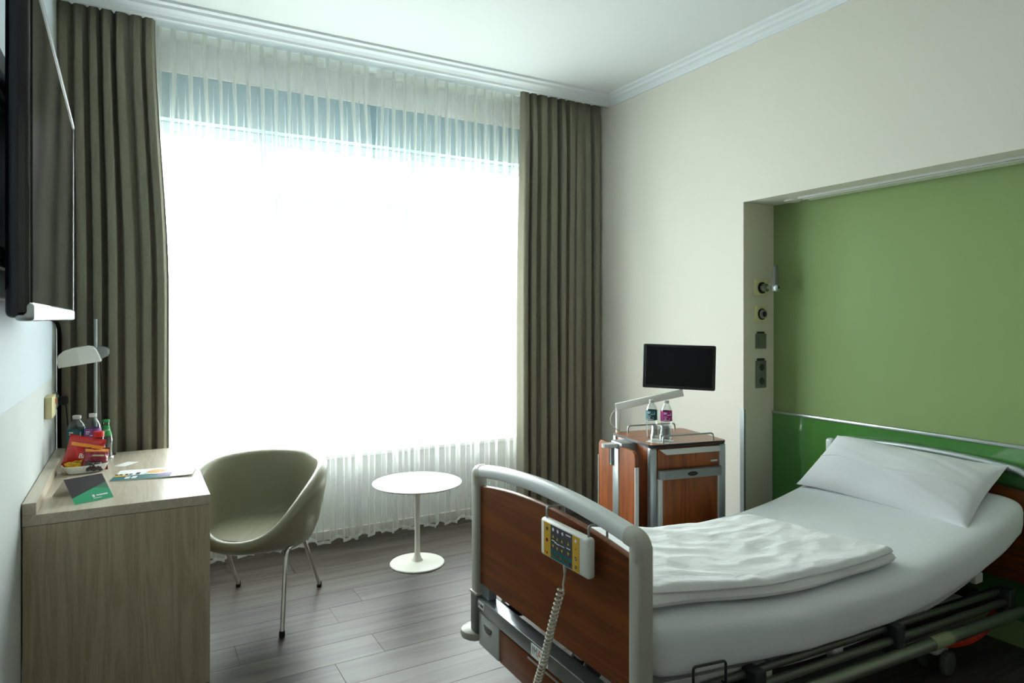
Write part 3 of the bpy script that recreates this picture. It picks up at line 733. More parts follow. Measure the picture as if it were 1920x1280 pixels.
# ------------------------------------------------------------------ tub chair
ch = thing('tub_chair', 'sage leather tub chair with chrome legs pulled up to the desk', 'chair', (0.55, 3.53, 0), math.radians(-30))
def rim(phi):       # phi 0 = back
    a = abs(phi)
    d = math.degrees(a)
    tab = [(0, .735), (55, .733), (75, .725), (90, .705), (105, .672), (120, .622), (135, .548), (143, .503), (150, .468), (160, .440), (180, .428)]
    return sum(lerpt(tab, abs(d + k)) if d + k < 180 else .43 for k in (-12, -6, 0, 6, 12)) / 5
def plan(phi, f):   # plan radius factor; back a little deeper
    return f * (1 + 0.03 * math.cos(2 * phi))
NPH = 72
rows_o = [(0.0, 0.0), (0.35, 0.0), (0.62, 0.02), (0.78, 0.12), (0.87, 0.3), (0.935, 0.55), (0.985, 0.8), (1.0, 0.93)]
def shell_pts():
    P = []
    zb = 0.315
    for k in range(NPH):
        ph = -PI + 2 * PI * k / NPH
        zr = rim(ph); R = plan(ph, 0.335); front = sm(math.radians(100), math.radians(170), abs(ph))
        sx, sy = math.sin(ph), math.cos(ph)
        th = 0.026
        col = []
        lift = 0.035 * front
        for rr, tt in rows_o:
            r = R * rr * (1 - 0.02 * front); z = zb + lift + (zr - th - zb - lift) * tt
            col.append((r, z))
        ro = col[-1][0]
        for a in (20, 50, 80, 110, 140, 170):
            aa = math.radians(a); col.append((ro - th + th * math.cos(aa), zr - th + th * math.sin(aa) * 1.05))
        ri = ro - 2 * th
        zs = 0.375
        for tt in (0.8, 0.55, 0.3, 0.1):
            rr = ri - (1 - tt) * 0.055 * (1 - 0.55 * front); col.append((rr, zs + (zr - th - zs) * tt))
        col.append((ri * 0.6, zs)); col.append((0.001, zs))
        P.append([(r * sx, r * sy, z) for r, z in col])
    return P
SP = shell_pts(); nr = len(SP[0])
b = MB(); b.v = [p for col in SP for p in col]
for k in range(NPH):
    k2 = (k + 1) % NPH
    for j in range(nr - 1): b.f.append((k * nr + j, k2 * nr + j, k2 * nr + j + 1, k * nr + j + 1))
b.build('shell', 'leather', ch, smooth=70)
# seat cushion with soft channels
def cush(u, v):
    a = 2 * PI * u; r = 0.240 * min(1, v * 1.25)
    x, yv = r * math.sin(a), -r * math.cos(a)
    yv = yv * 1.0 - 0.004
    e = min(1, v * 1.25)
    rib = 0.0022 * (abs(math.sin(x * PI / 0.05)) ** 0.5 - 0.6) if e < 0.93 else 0
    z = 0.418 - 0.004 * e ** 2 + rib
    if v > 0.8: z -= (v - 0.8) / 0.2 * 0.05
    return (x, yv, z)
MB().grid(cush, 72, 30, True).build('seat', 'leather', ch, smooth=70)
# pleats stitched at the top of the back
b = MB()
for k in range(7):
    ph = math.radians(6 + k * 5.2); R = plan(ph, 0.335) - 0.03
    zt = rim(ph)
    b.tube([((R - 0.0 - q * 0.03) * math.sin(ph + 0.01 * q), (R - q * 0.03) * math.cos(ph), zt - 0.012 - q * 0.05 - 0.006 * q * q) for q in (0.1, 0.5, 0.9)], 0.002, 6, rs=[0.004, 0.003, 0.001])
b.build('pleats', 'leather', ch, smooth=70)
for sx in (-1, 1):
    fpth = [(sx * 0.22, -0.31, 0.012), (sx * 0.205, -0.215, 0.36), (sx * 0.205, 0.03, 0.352), (sx * 0.22, 0.262, 0.012)]
    MB().tube(filletpath(fpth, 0.035), 0.0105, 14).build('leg_frame', 'chrome', ch)
    for yy in (-0.31, 0.262): MB().lathe([(0, 0), (0.0125, 0), (0.0135, 0.01), (0.0125, 0.028), (0, 0.028)], 16, (sx * 0.22, yy, 0)).build('foot_cap', 'rubber', ch)
MB().tube([(-0.205, -0.1, 0.352), (0.205, -0.1, 0.352)], 0.009, 10).build('cross_bar', 'chrome', ch)

# ------------------------------------------------------------------ tulip table
tt = thing('side_table', 'round white pedestal side table in front of the sheer curtain', 'table', (1.461, 3.707, 0))
MB().lathe([(0, 0.466), (0.215, 0.466), (0.248, 0.472), (0.262, 0.479), (0.263, 0.483), (0.259, 0.485), (0, 0.485)], 64).build('tabletop', 'tulip', tt)
MB().lathe([(0, 0.02), (0.034, 0.02), (0.026, 0.03), (0.019, 0.05), (0.0155, 0.08), (0.0155, 0.45), (0.03, 0.4655), (0, 0.4655)], 28).build('stem', 'tulip', tt)
MB().lathe([(0, 0), (0.158, 0), (0.162, 0.004), (0.158, 0.009), (0.12, 0.013), (0.06, 0.016), (0.034, 0.0195), (0, 0.0195)], 56).build('base', 'tulip', tt)
# ------------------------------------------------------------------ hospital bed
FX = 1.177
bed = thing('hospital_bed', 'adjustable hospital bed with cherry wood footboard and silver side rails', 'bed', (2.27, 1.87, 0))
PN0, PN1, PF0, PF1 = 1.374, 1.429, 2.352, 2.405
for (ya, yb) in ((PN0, PN1), (PF0, PF1)):
    MB().box((FX, ya, 0.355), (FX + 0.05, yb, 0.84), 0.012, 3).build('foot_post', 'postgrey', bed, world=True)
    p = MB().box((FX - 0.003, ya - 0.003, 0.20), (FX + 0.053, yb + 0.003, 0.358), 0.012, 3).build('post_sleeve', 'sleeve', bed, world=True)
    MB().box((FX - 0.005, ya - 0.004, 0.355), (FX + 0.055, yb + 0.004, 0.366), 0.004).build('collar', 'postgrey', p, world=True)
    yo = yb + 0.012 if ya > 2 else ya - 0.012
    MB().lathe([(0, 0.165), (0.045, 0.165), (0.056, 0.172), (0.06, 0.186), (0.056, 0.198), (0.046, 0.205), (0, 0.2055)], 32, (FX + 0.025, yo, 0)).build('bumper', 'postgrey', bed, world=True)
# arched hand rail
def arch_z(y, y0, y1, ze, zm):
    t = (2 * y - y0 - y1) / (y1 - y0); return zm - (zm - ze) * t * t
def ring_sweep(path, sx, sz, n=16, e=3.0):
    """rounded-rect section swept along a path lying in a plane X = const"""
    P = [Vector(p) for p in path]; b = MB(); vs = []
    for i, p in enumerate(P):
        t = (P[min(i + 1, len(P) - 1)] - P[max(i - 1, 0)]).normalized(); nn = Vector((1, 0, 0)).cross(t).normalized()
        for k in range(n):
            a, c = srect(sx, sz, e, 2 * PI * k / n); vs.append(p + Vector((1, 0, 0)) * a + nn * c)
    fs = [(i * n + k, i * n + (k + 1) % n, (i + 1) * n + (k + 1) % n, (i + 1) * n + k) for i in range(len(P) - 1) for k in range(n)]
    fs += [tuple(range(n)), tuple(range((len(P) - 1) * n, len(P) * n))]
    return b.add(vs, fs)
YC0, YC1 = (PN0 + PN1) / 2, (PF0 + PF1) / 2
ya_, yb_ = YC0 + 0.045, YC1 - 0.04
top = [(FX + 0.025, ya_ + (yb_ - ya_) * k / 24, arch_z(ya_ + (yb_ - ya_) * k / 24, YC0, YC1, 0.842, 0.882)) for k in range(25)]
ring_sweep(top, 0.0265, 0.024, 20, 3.2).build('hand_rail', 'railwhite', bed, world=True, smooth=60)
for yc, ye in ((YC0, ya_), (YC1, yb_)):
    zz = arch_z(ye, YC0, YC1, 0.842, 0.882)
    cp = filletpath([(FX + 0.025, yc, 0.79), (FX + 0.025, yc, zz - 0.006), (FX + 0.025, ye, zz)], 0.045, 8)
    ring_sweep(cp, 0.0275, 0.0265, 20, 3.0).build('corner_piece', 'postgrey', bed, world=True, smooth=60)
# footboard panel
def board(y0, y1, zb, ze, zm, x0, x1, n=24):
    poly = [(y0 + (y1 - y0) * k / n, arch_z(y0 + (y1 - y0) * k / n, y0, y1, ze, zm)) for k in range(n + 1)]
    poly = [(y0, zb)] + poly + [(y1, zb)]
    return MB().prism(poly, x0, x1, 'X')
fp = board(PN1 - 0.004, PF0 + 0.004, 0.405, 0.783, 0.822, FX + 0.016, FX + 0.036).build('footboard_panel', 'cherry_y', bed, world=True, smooth=None)
fe = [(FX + 0.026, PN1 - 0.002 + (PF0 - PN1 + 0.004) * k / 24, arch_z(PN1 + (PF0 - PN1) * k / 24, PN1, PF0, 0.783, 0.822) + 0.0015) for k in range(25)]
ring_sweep(fe, 0.0105, 0.003, 10, 4).build('edge_band', 'cherrytop', fp, world=True, smooth=60)
# lower cross beam with stickers
cb = MB().box((FX + 0.002, PN1 - 0.004, 0.298), (FX + 0.062, PF0 + 0.004, 0.352), 0.004).build('cross_beam', 'steel', bed, world=True)
MB().box((FX + 0.022, PF0 - 0.06, 0.352), (FX + 0.058, PF0 + 0.002, 0.405), 0.003).build('bracket', 'alupaint', cb, world=True)
MB().box((FX + 0.022, PN1 - 0.002, 0.352), (FX + 0.058, PN1 + 0.06, 0.405), 0.003).build('bracket', 'alupaint', cb, world=True)
st = MB().box((FX + 0.0008, 1.835, 0.302), (FX + 0.0025, 1.94, 0.346), 0.0004, 1).build('sticker', 'printwhite', cb, world=True, smooth=None)
def face_text(txt, size, yc, zc, x, sxs=1.0):
    t = text_mesh(txt, size, sxs); t.v = [(x, yc - p[0], zc + p[1]) for p in t.v]; return t
def addtext(parts, m, name):
    b = MB()
    for p in parts: b.add(p.v, p.f)
    b.build(name, m, bed_lbl, world=True, smooth=None, fixn=False)
bed_lbl = bed
addtext([face_text('IM', 0.040, 1.916, 0.325, FX + 0.0004, 0.85), face_text('GE', 0.040, 1.858, 0.325, FX + 0.0004, 0.85)], 'greyplastic', 'lettering')
addtext([face_text('A', 0.040, 1.8865, 0.325, FX + 0.0004, 0.85)], 'orange', 'lettering')
for yy, w in ((2.318, 0.05), (1.60, 0.06)):
    MB().box((FX + 0.0008, yy - w / 2, 0.316), (FX + 0.0025, yy + w / 2, 0.344), 0.0004, 1).build('sticker', 'printwhite', cb, world=True, smooth=None)
b = MB()
for ya, yb in ((2.330, 2.336), (2.313, 2.322), (2.300, 2.309)): b.box((FX + 0.0003, ya, 0.325), (FX + 0.0007, yb, 0.335))
b.build('print', 'printblack', bed, world=True, smooth=None)
# lower drawer-like fascia
lf = MB().box((FX + 0.012, 1.60, 0.165), (FX + 0.034, 2.185, 0.285), 0.003)
lf.build('lower_panel', 'cherry_y', bed, world=True)
for ya, yb in ((PN1 + 0.002, 1.598), (2.187, PF0 - 0.0)):
    le = MB().box((FX + 0.008, ya, 0.165), (FX + 0.040, yb, 0.296), 0.006).build('lower_end_cover', 'ltgrey', bed, world=True)
    yc = (ya + yb) / 2
    MB().prism([(yc - 0.03, 0.262), (yc + 0.03, 0.262), (yc + 0.024, 0.246), (yc + 0.01, 0.238), (yc - 0.012, 0.237), (yc - 0.025, 0.245)], FX + 0.004, FX + 0.0082, 'X').build('grip_mark', 'sleeve', le, world=True, smooth=None)
MB().box((FX + 0.036, 1.60, 0.18), (FX + 0.058, 2.185, 0.296), 0.002).build('lower_backing', 'black', bed, world=True)
MB().box((FX + 0.010, 1.66, 0.272), (FX + 0.016, 1.98, 0.279), 0.001).build('lower_trim', 'alu', bed, world=True)

# mattress platform, mattress
ZB = [(1.22, 0.432), (1.40, 0.408), (1.6, 0.385), (1.9, 0.355), (2.14, 0.345), (2.46, 0.347), (2.7, 0.368), (2.9, 0.400), (3.11, 0.452), (3.24, 0.50), (3.34, 0.55)]
def mb_(x):
    s = 0
    for k in (-0.09, -0.045, 0, 0.045, 0.09): s += lerpt(ZB, x + k)
    return s / 5
def mt_(x): return mb_(x) + 0.165 + 0.02 * sm(1.9, 1.3, x) if x < 1.3 else mb_(x) + 0.165 + 0.02 * (1 - sm(1.3, 1.9, x))
for xa, xb in ((1.26, 1.74), (1.76, 2.10), (2.12, 2.42), (2.44, 3.28)):
    n = max(4, int((xb - xa) / 0.08))
    def pf(u, v): x = xa + (xb - xa) * u; return (x, 1.43 + 0.86 * v, mb_(x) - 0.004)
    b = MB().grid(pf, n, 2); k0 = len(b.v)
    b.add([(x, y_, z - 0.03) for x, y_, z in b.v], [tuple(reversed(f)) for f in list(b.f)])
    w = n + 1
    for i in range(n): b.f.append((i, i + 1, i + 1 + k0, i + k0)); q = 2 * w + i; b.f.append((q, q + k0, q + 1 + k0, q + 1))
    for j in range(2):
        for a in (j * w, j * w + n): b.f.append((a, a + w, a + w + k0, a + k0))
    b.build('platform_section', 'ltgrey', bed, world=True)
def mattress_mesh():
    X0, X1 = 1.243, 3.325; nx, nc = 74, 44; b = MB(); r = 0.06
    cols = []
    for i in range(nx + 1):
        u = i / nx; x = X0 + (X1 - X0) * u
        dx = min(x - X0, X1 - x); e = 0
        if dx < r: e = r * (1 - math.sqrt(max(0, 1 - ((r - dx) / r) ** 2)))
        y0 = lerpt([(1.2, 1.405), (3.3, 1.375)], x) + e; y1 = lerpt([(1.2, 2.335), (3.3, 2.285)], x) - e
        zb, zt = mb_(x) + e * 0.8, mt_(x) - e * 0.8
        yc, hy, zc, hz = (y0 + y1) / 2, (y1 - y0) / 2, (zb + zt) / 2, (zt - zb) / 2
        ring = []
        for k in range(nc):
            a = 2 * PI * (k + 0.5) / nc
            # rounded rectangle: superellipse with straight long edges
            c, s = math.cos(a), math.sin(a)
            yy = hy * math.copysign(abs(c) ** 0.22, c)
            zz = hz * math.copysign(abs(s) ** (0.55 if s > 0 else 0.3), s)
            top_ = 1 if zz > 0 else 0
            wr = 0.004 * nz1(x * 6 + yy * 3, 21) * sm(0.3, 1, abs(zz) / hz)
            sag = -0.004 * (1 - (yy / hy) ** 2) * top_
            yy += 0.004 * nz1(x * 9 + zz * 18, 24) * (1 if yy < 0 else -1)
            ring.append((x, yc + yy, zc + zz + wr + sag))
        cols.append(ring)
    b.v = [p for r_ in cols for p in r_]
    for i in range(nx):
        for k in range(nc): b.f.append((i * nc + k, i * nc + (k + 1) % nc, (i + 1) * nc + (k + 1) % nc, (i + 1) * nc + k))
    b.f.append(tuple(range(nc))); b.f.append(tuple(range(nx * nc, (nx + 1) * nc)))
    return b
mt = mattress_mesh().build('mattress', 'sheet', smooth=60)
tag(mt, 'thick mattress under a fitted white sheet on the hospital bed', 'mattress')

# duvet: folded lengthwise, lying on the lower half of the bed
DQ = [Vector((1.262, 1.46, 0)), Vector((2.53, 1.475, 0)), Vector((2.45, 2.13, 0)), Vector((1.262, 2.20, 0))]
def duvet_mesh(Q, T, base, r, seed, nu=96, nv=60, wr=0.010, dropfoot=True):
    b = MB()
    L = (Q[1] - Q[0]).length; W = (Q[3] - Q[0]).length
    def fn(sgn):
        def g(u, v):
            u2 = 0.5 - 0.5 * math.cos(PI * u) if True else u
            u2 = 0.65 * u + 0.35 * u2; v2 = 0.65 * v + 0.35 * (0.5 - 0.5 * math.cos(PI * v))
            wob = 0.014 * nz1(u2 * 5 + 2, seed) * (1 - v2) + 0.016 * nz1(u2 * 4 + 8, seed + 1) * v2
            wobu = 0.016 * nz1(v2 * 4 + 5, seed + 2) * u2
            # round the corners a little
            p = quadpt(Q, u2, v2) + Vector((wobu, wob, 0))
            eu = min(u2, 1 - u2) * L; ev = min(v2, 1 - v2) * W
            fu = math.sqrt(max(0, 1 - (1 - min(eu / r, 1)) ** 2)); fv = math.sqrt(max(0, 1 - (1 - min(ev / r, 1)) ** 2))
            f = fu * fv
            n1 = nz1(u2 * 7 + v2 * 5, seed + 3)
            rid = 1 - abs(noise.noise(Vector((p.x * 5 + p.y * 2.0, p.y * 9 - p.x * 2, seed * 1.7)))) * 2
            rid2 = 1 - abs(noise.noise(Vector((p.x * 10 - p.y * 3, p.y * 5 + p.x * 6, seed * 2.3)))) * 2
            w_ = wr * (0.8 * n1 + 0.9 * rid + 0.45 * rid2)
            zm = mt_(p.x) + base + T / 2
            z = zm + (T / 2 * f + w_ * f if sgn > 0 else -T / 2 * f * 0.95)
            return (p.x, p.y, z)
        return g
    b.grid(fn(1), nu, nv); b.grid(fn(-1), nu, nv)
    return b
dv = duvet_mesh(DQ, 0.042, 0.003, 0.03, 31, wr=0.005).build('duvet', 'duvet', smooth=75)
tag(dv, 'white duvet folded on the foot half of the bed', 'duvet')
DQ2 = [Vector((1.262, 1.462, 0)), Vector((2.505, 1.478, 0)), Vector((2.40, 2.06, 0)), Vector((1.262, 2.15, 0))]
d2 = duvet_mesh(DQ2, 0.024, 0.041, 0.026, 37, wr=0.007).build('folded_layer', 'duvet', dv, smooth=75)

# pillow
pw = thing('pillow', 'plump white pillow leaning on the raised head of the bed', 'pillow', (3.166, 1.865, 0.695))
pw.rotation_euler = (math.radians(2.5), -math.radians(33), 0)
def pil(sgn):
    def g(u, v):
        a, c = 2 * u - 1, 2 * v - 1
        x = 0.205 * c * (1 - 0.10 * (1 - a * a) ** 1.0 * abs(c)); y_ = 0.405 * a * (1 - 0.045 * (1 - c * c) * abs(a))
        h = ((1 - abs(a) ** 2.6) * (1 - abs(c) ** 2.2)) ** 0.5
        n = 0.006 * nz1(a * 3 + c * 2, 41) + 0.004 * nz1(c * 7 - a * 4, 43)
        crn = max(0, abs(a) - 0.7) * max(0, abs(c) - 0.6)
        return (x, y_, sgn * (0.076 * h + n * h) + (0.012 * nz1(a * 2, 45) + 0.10 * crn * (1 if a < 0 else -0.3)))
    return g
MB().grid(pil(1), 64, 40).grid(pil(-1), 64, 40).build('case', 'pillow', pw, smooth=75)
seam = [(-0.02 + 0.012 * math.sin(k * 0.3), -0.36 + 0.72 * k / 30, 0) for k in range(31)]
b = MB(); b.tube([(x, y_, pil(1)(0.5 + y_ / 0.81, 0.5 + x / 0.41)[2] + 0.0005) for x, y_, z in seam], 0.0016, 6); b.build('seam', 'pillow', pw, smooth=60)

# head end
HX = 3.36
h0, h1 = 1.365, 2.325
hp = [(HX, h0 + (h1 - h0) * k / 30, arch_z(h0 + (h1 - h0) * k / 30, h0, h1, 0.782, 0.812)) for k in range(31)]
hp = [(HX, h0, 0.60), (HX, h0, 0.70), (HX, h0 + 0.006, 0.745), (HX, h0 + 0.03, 0.775)] + hp[2:-2] + [(HX, h1 - 0.03, 0.775), (HX, h1 - 0.006, 0.745), (HX, h1, 0.70), (HX, h1, 0.60)]
ring_sweep(hp, 0.019, 0.018, 16, 2.4).build('head_rail', 'alu', bed, world=True, smooth=60)
for ya in (h0, h1):
    MB().box((HX - 0.02, ya - 0.02, 0.20), (HX + 0.02, ya + 0.02, 0.62), 0.008).build('head_post', 'postgrey', bed, world=True)
    MB().box((HX - 0.024, ya - 0.024, 0.705), (HX + 0.02, ya + 0.024, 0.79), 0.014, 3).build('head_corner', 'railwhite', bed, world=True)
board(h0 + 0.021, h1 - 0.021, 0.30, 0.70, 0.725, HX - 0.01, HX + 0.01).build('headboard_panel', 'cherry_y', bed, world=True, smooth=None)

# side rails, lowered: three bars each side, sloping a little towards the head
def rail_pt(x, dz): return 0.277 - 0.0385 * (x - 1.826) + dz
for side in (0, 1):
    for k, (dz, dy, r) in enumerate(((0.0, 0.0, 0.023), (0.043, 0.028, 0.015), (0.078, 0.05, 0.013))):
        yy = (1.368 + dy) if side == 0 else (2.352 - dy)
        xa = 1.42 if side == 0 else 1.30
        xb = 3.24 - 0.02 * k
        MB().tube([(xa, yy, rail_pt(xa, dz)), (xb, yy, rail_pt(xb, dz))], r, 16).build('side_rail', 'railgrey' if k else 'railmain', bed, world=True)
    yy = 1.368 if side == 0 else 2.352
    MB().tube([(2.56, yy, rail_pt(2.56, 0)), (2.68, yy, rail_pt(2.68, 0))], 0.0245, 16).build('rail_clip', 'olive', bed, world=True)
    for xx in (1.62, 2.35, 3.15):
        MB().box((xx, min(yy, yy + (0.06 if side == 0 else -0.06)), rail_pt(xx, -0.01)), (xx + 0.05, max(yy, yy + (0.06 if side == 0 else -0.06)), rail_pt(xx, 0.10)), 0.008).build('rail_bracket', 'darkgrey', bed, world=True)
# main frame and undercarriage
for yy in (1.47, 2.24):
    MB().prism([(1.25, 0.30), (3.34, 0.225), (3.34, 0.275), (1.25, 0.35)], yy - 0.015, yy + 0.015, 'Y').build('frame_beam', 'darkgrey', bed, world=True, smooth=None)
for xx in (1.45, 2.3, 3.1):
    MB().box((xx, 1.485, 0.255), (xx + 0.04, 2.225, 0.295), 0.003).build('frame_tie', 'darkgrey', bed, world=True)
for yy in (1.52, 2.20):
    MB().box((1.50, yy - 0.03, 0.135), (3.05, yy + 0.03, 0.185), 0.006).build('base_beam', 'sleeve', bed, world=True)
for xx in (1.75, 2.7):
    MB().box((xx, 1.78, 0.136), (xx + 0.11, 1.92, 0.34), 0.006).build('lift_column', 'darkgrey', bed, world=True)
    MB().box((xx + 0.01, 1.551, 0.142), (xx + 0.09, 2.169, 0.178), 0.004).build('base_tie', 'darkgrey', bed, world=True)
MB().box((2.82, 1.57, 0.14), (3.24, 2.15, 0.235), 0.02, 3).build('base_cover', 'ltgrey', bed, world=True)
for xx in (1.60, 2.88):
    for yy in (1.52, 2.20):
        c = MB().box((xx - 0.05, yy - 0.032, 0.075), (xx + 0.05, yy + 0.032, 0.134), 0.02, 3).build('caster', 'ltgrey', bed, world=True)
        for dy in (-0.018, 0.018):
            w = MB().lathe([(0, -0.012), (0.04, -0.012), (0.046, -0.010), (0.05, 0), (0.046, 0.010), (0.04, 0.012), (0, 0.012)], 28)
            w.xf(Matrix.Translation((xx, yy + dy * 2.5, 0.05)) @ Matrix.Rotation(PI / 2, 4, 'X')); w.build('wheel', 'wheel', c, world=True)
# mattress retainer wires and rail fittings
for xx in (1.38,):
    z0 = mb_(xx)
    MB().tube(filletpath([(xx, 1.40, z0 - 0.03), (xx, 1.385, z0 - 0.03), (xx, 1.385, z0 + 0.05), (xx + 0.13, 1.385, mb_(xx + 0.13) + 0.052), (xx + 0.13, 1.385, z0 - 0.03), (xx + 0.13, 1.40, z0 - 0.03)], 0.012), 0.004, 8).build('retainer_wire', 'darkgrey', bed, world=True)
for xx in (1.72, 2.08, 2.44, 3.0):
    MB().box((xx - 0.03, 1.412, mb_(xx) - 0.055), (xx + 0.03, 1.44, mb_(xx) - 0.012), 0.008).build('fitting', 'ltgrey', bed, world=True)

# handset hanging over the footboard
HY0, HY1, HZ0, HZ1 = 1.562, 1.822, 0.692, 0.812
hx = FX - 0.036
hs = thing('bed_handset', 'white bed control handset with yellow keypad hooked over the footboard', 'remote control', (hx, 1.685, 0.75))
MB().box((hx, HY0, HZ0), (FX - 0.006, HY1, HZ1), 0.011, 4).build('housing', 'white', hs, world=True)
def decal(ya, yb, za, zb, off=0.0006):
    return MB().box((hx - off, ya, za), (hx - off + 0.0008, yb, zb))
kw = HY1 - HY0
def fy(f): return HY1 - f * kw     # 0 = left edge as seen, 1 = right
def fz(f): return HZ0 + f * (HZ1 - HZ0)
decal(fy(0.24), fy(0.09), fz(0.06), fz(0.93)).build('key_strip', 'yellow', hs, world=True, smooth=None)
decal(fy(0.84), fy(0.70), fz(0.06), fz(0.93)).build('key_strip', 'yellow', hs, world=True, smooth=None)
decal(fy(0.70), fy(0.24), fz(0.30), fz(0.93)).build('key_field', 'keydark', hs, world=True, smooth=None)
decal(fy(0.70), fy(0.24), fz(0.06), fz(0.30)).build('key_row', 'teal', hs, world=True, smooth=None)
def dots(L, m, name, off=0.0014):
    b = MB()
    for f, g, r in L:
        b.add([(hx - off, fy(f) + r * math.cos(k * PI / 10), fz(g) + r * math.sin(k * PI / 10)) for k in range(20)], [tuple(range(20))])
    b.build(name, m, hs, world=True, smooth=None, fixn=False)
dots([(0.30, 0.83, 0.0055), (0.40, 0.83, 0.0055), (0.50, 0.83, 0.0055), (0.77, 0.82, 0.0055)], 'printwhite', 'white_keys')
dots([(0.165, 0.78, 0.0062)], 'teal', 'teal_key'); dots([(0.165, 0.78, 0.0045), ], 'printblack', 'teal_key_ring', 0.0016)
dots([(0.165, 0.48, 0.006), (0.655, 0.16, 0.005)], 'darkred', 'red_keys')
dots([(0.30, 0.18, 0.0055), (0.385, 0.18, 0.0055), (0.47, 0.18, 0.0055), (0.56, 0.18, 0.0055), (0.165, 0.14, 0.004)], 'gold', 'yellow_keys')
dots([(0.77, 0.38, 0.0055), (0.77, 0.17, 0.0055)], 'keydark', 'black_keys')
dots([(0.77, 0.62, 0.0022), (0.125, 0.16, 0.002)], 'red', 'lamps')
b = MB()
for f, zt in ((0.30, 0.0), (0.39, -0.02), (0.49, -0.02), (0.62, 0.0)):
    for g, s in ((0.65 + zt, 1), (0.40 + zt, -1)):
        y_, z_ = fy(f), fz(g); b.add([(hx - 0.0014, y_ - 0.0058, z_ - s * 0.0045), (hx - 0.0014, y_ + 0.0058, z_ - s * 0.0045), (hx - 0.0014, y_, z_ + s * 0.0065)], [(0, 1, 2)])
b.build('arrow_keys', 'yellow', hs, world=True, smooth=None, fixn=False)
b = MB()
for f0, f1, z0, z1 in ((0.27, 0.33, 0.53, 0.55), (0.33, 0.37, 0.50, 0.53), (0.37, 0.44, 0.49, 0.51), (0.46, 0.54, 0.50, 0.515), (0.58, 0.66, 0.52, 0.54), (0.57, 0.67, 0.84, 0.87)):
    s = decal(fy(f1), fy(f0), fz(z0), fz(z1), 0.0015); b.add(s.v, s.f)
s = MB()
for f, g, ang in ((0.77, 0.38, -0.6), (0.77, 0.17, 0.5)):
    y_, z_ = fy(f), fz(g); dy, dz = 0.0042 * math.cos(ang), 0.0042 * math.sin(ang)
    b.add([(hx - 0.002, y_ - dy - dz * .2, z_ - dz + dy * .2), (hx - 0.002, y_ - dy + dz * .2, z_ - dz - dy * .2), (hx - 0.002, y_ + dy + dz * .2, z_ + dz - dy * .2), (hx - 0.002, y_ + dy - dz * .2, z_ + dz + dy * .2)], [(0, 1, 2, 3)])
b.build('key_symbols', 'printwhite', hs, world=True, smooth=None, fixn=False)
for f in (0.055, 0.93):
    yy = fy(f)
    MB().tube(filletpath([(hx + 0.016, yy, HZ1 - 0.01), (hx + 0.016, yy, HZ1 + 0.032), (FX + 0.048, yy, HZ1 + 0.032), (FX + 0.048, yy, HZ1 - 0.02)], 0.01), 0.0038, 10).build('hook', 'alupaint', hs, world=True)
yc = fy(0.47)
MB().tube([(hx + 0.014, yc, HZ0 + 0.002), (hx + 0.014, yc, HZ0 - 0.022)], 0.006, 12, rs=[0.0068, 0.0045]).build('strain_relief', 'cord', hs, world=True)
# curly cord
core = smoothpath([(hx + 0.006, yc + 0.006, 0.618), (hx + 0.002, yc + 0.022, 0.57), (hx, yc + 0.055, 0.48), (hx, yc + 0.095, 0.37), (hx - 0.002, yc + 0.14, 0.26), (hx + 0.0, yc + 0.19, 0.15), (hx + 0.02, yc + 0.25, 0.06)], 10)
lens = [0]
for a, c in zip(core, core[1:]): lens.append(lens[-1] + (c - a).length)
Ltot = lens[-1]
def core_at(s):
    for i in range(len(core) - 1):
        if s <= lens[i + 1] or i == len(core) - 2:
            t = (s - lens[i]) / max(1e-6, lens[i + 1] - lens[i]); return core[i].lerp(core[i + 1], t), (core[i + 1] - core[i]).normalized()
turns = 44; pts = [(hx + 0.014, yc, HZ0 - 0.02), (hx + 0.013, yc + 0.001, HZ0 - 0.04), (hx + 0.010, yc + 0.004, 0.632)]
n = turns * 12
for i in range(n + 1):
    q = i / n; s = Ltot * (0.75 * q + 0.25 * (1 - (1 - q) ** 2))
    p, tg = core_at(s); n1 = tg.cross(Vector((1, 0, 0))).normalized(); n2 = tg.cross(n1)
    a = 2 * PI * i / 12; pts.append(p + (n1 * math.cos(a) + n2 * math.sin(a)) * 0.0108)
MB().tube(pts, 0.0033, 7).build('curly_cord', 'cord', hs, world=True, smooth=70)

# red spiral cable under the head end
core = smoothpath([(2.62, 1.60, 0.205), (2.75, 1.50, 0.16), (2.92, 1.44, 0.145), (3.1, 1.44, 0.16), (3.27, 1.46, 0.20)], 12)
lens = [0]
for a, c in zip(core, core[1:]): lens.append(lens[-1] + (c - a).length)
Ltot = lens[-1]; pts = []
n = 60 * 10
for i in range(n + 1):
    p, tg = core_at(Ltot * i / n); n1 = tg.cross(Vector((0, 0, 1))).normalized(); n2 = tg.cross(n1); a = 2 * PI * i / 10
    pts.append(p + (n1 * math.cos(a) + n2 * math.sin(a)) * 0.016)
tag(MB().tube(pts, 0.0052, 7).build('spiral_cable', 'redhose', smooth=70), 'red spiral power cable hanging under the head of the bed', 'cable')

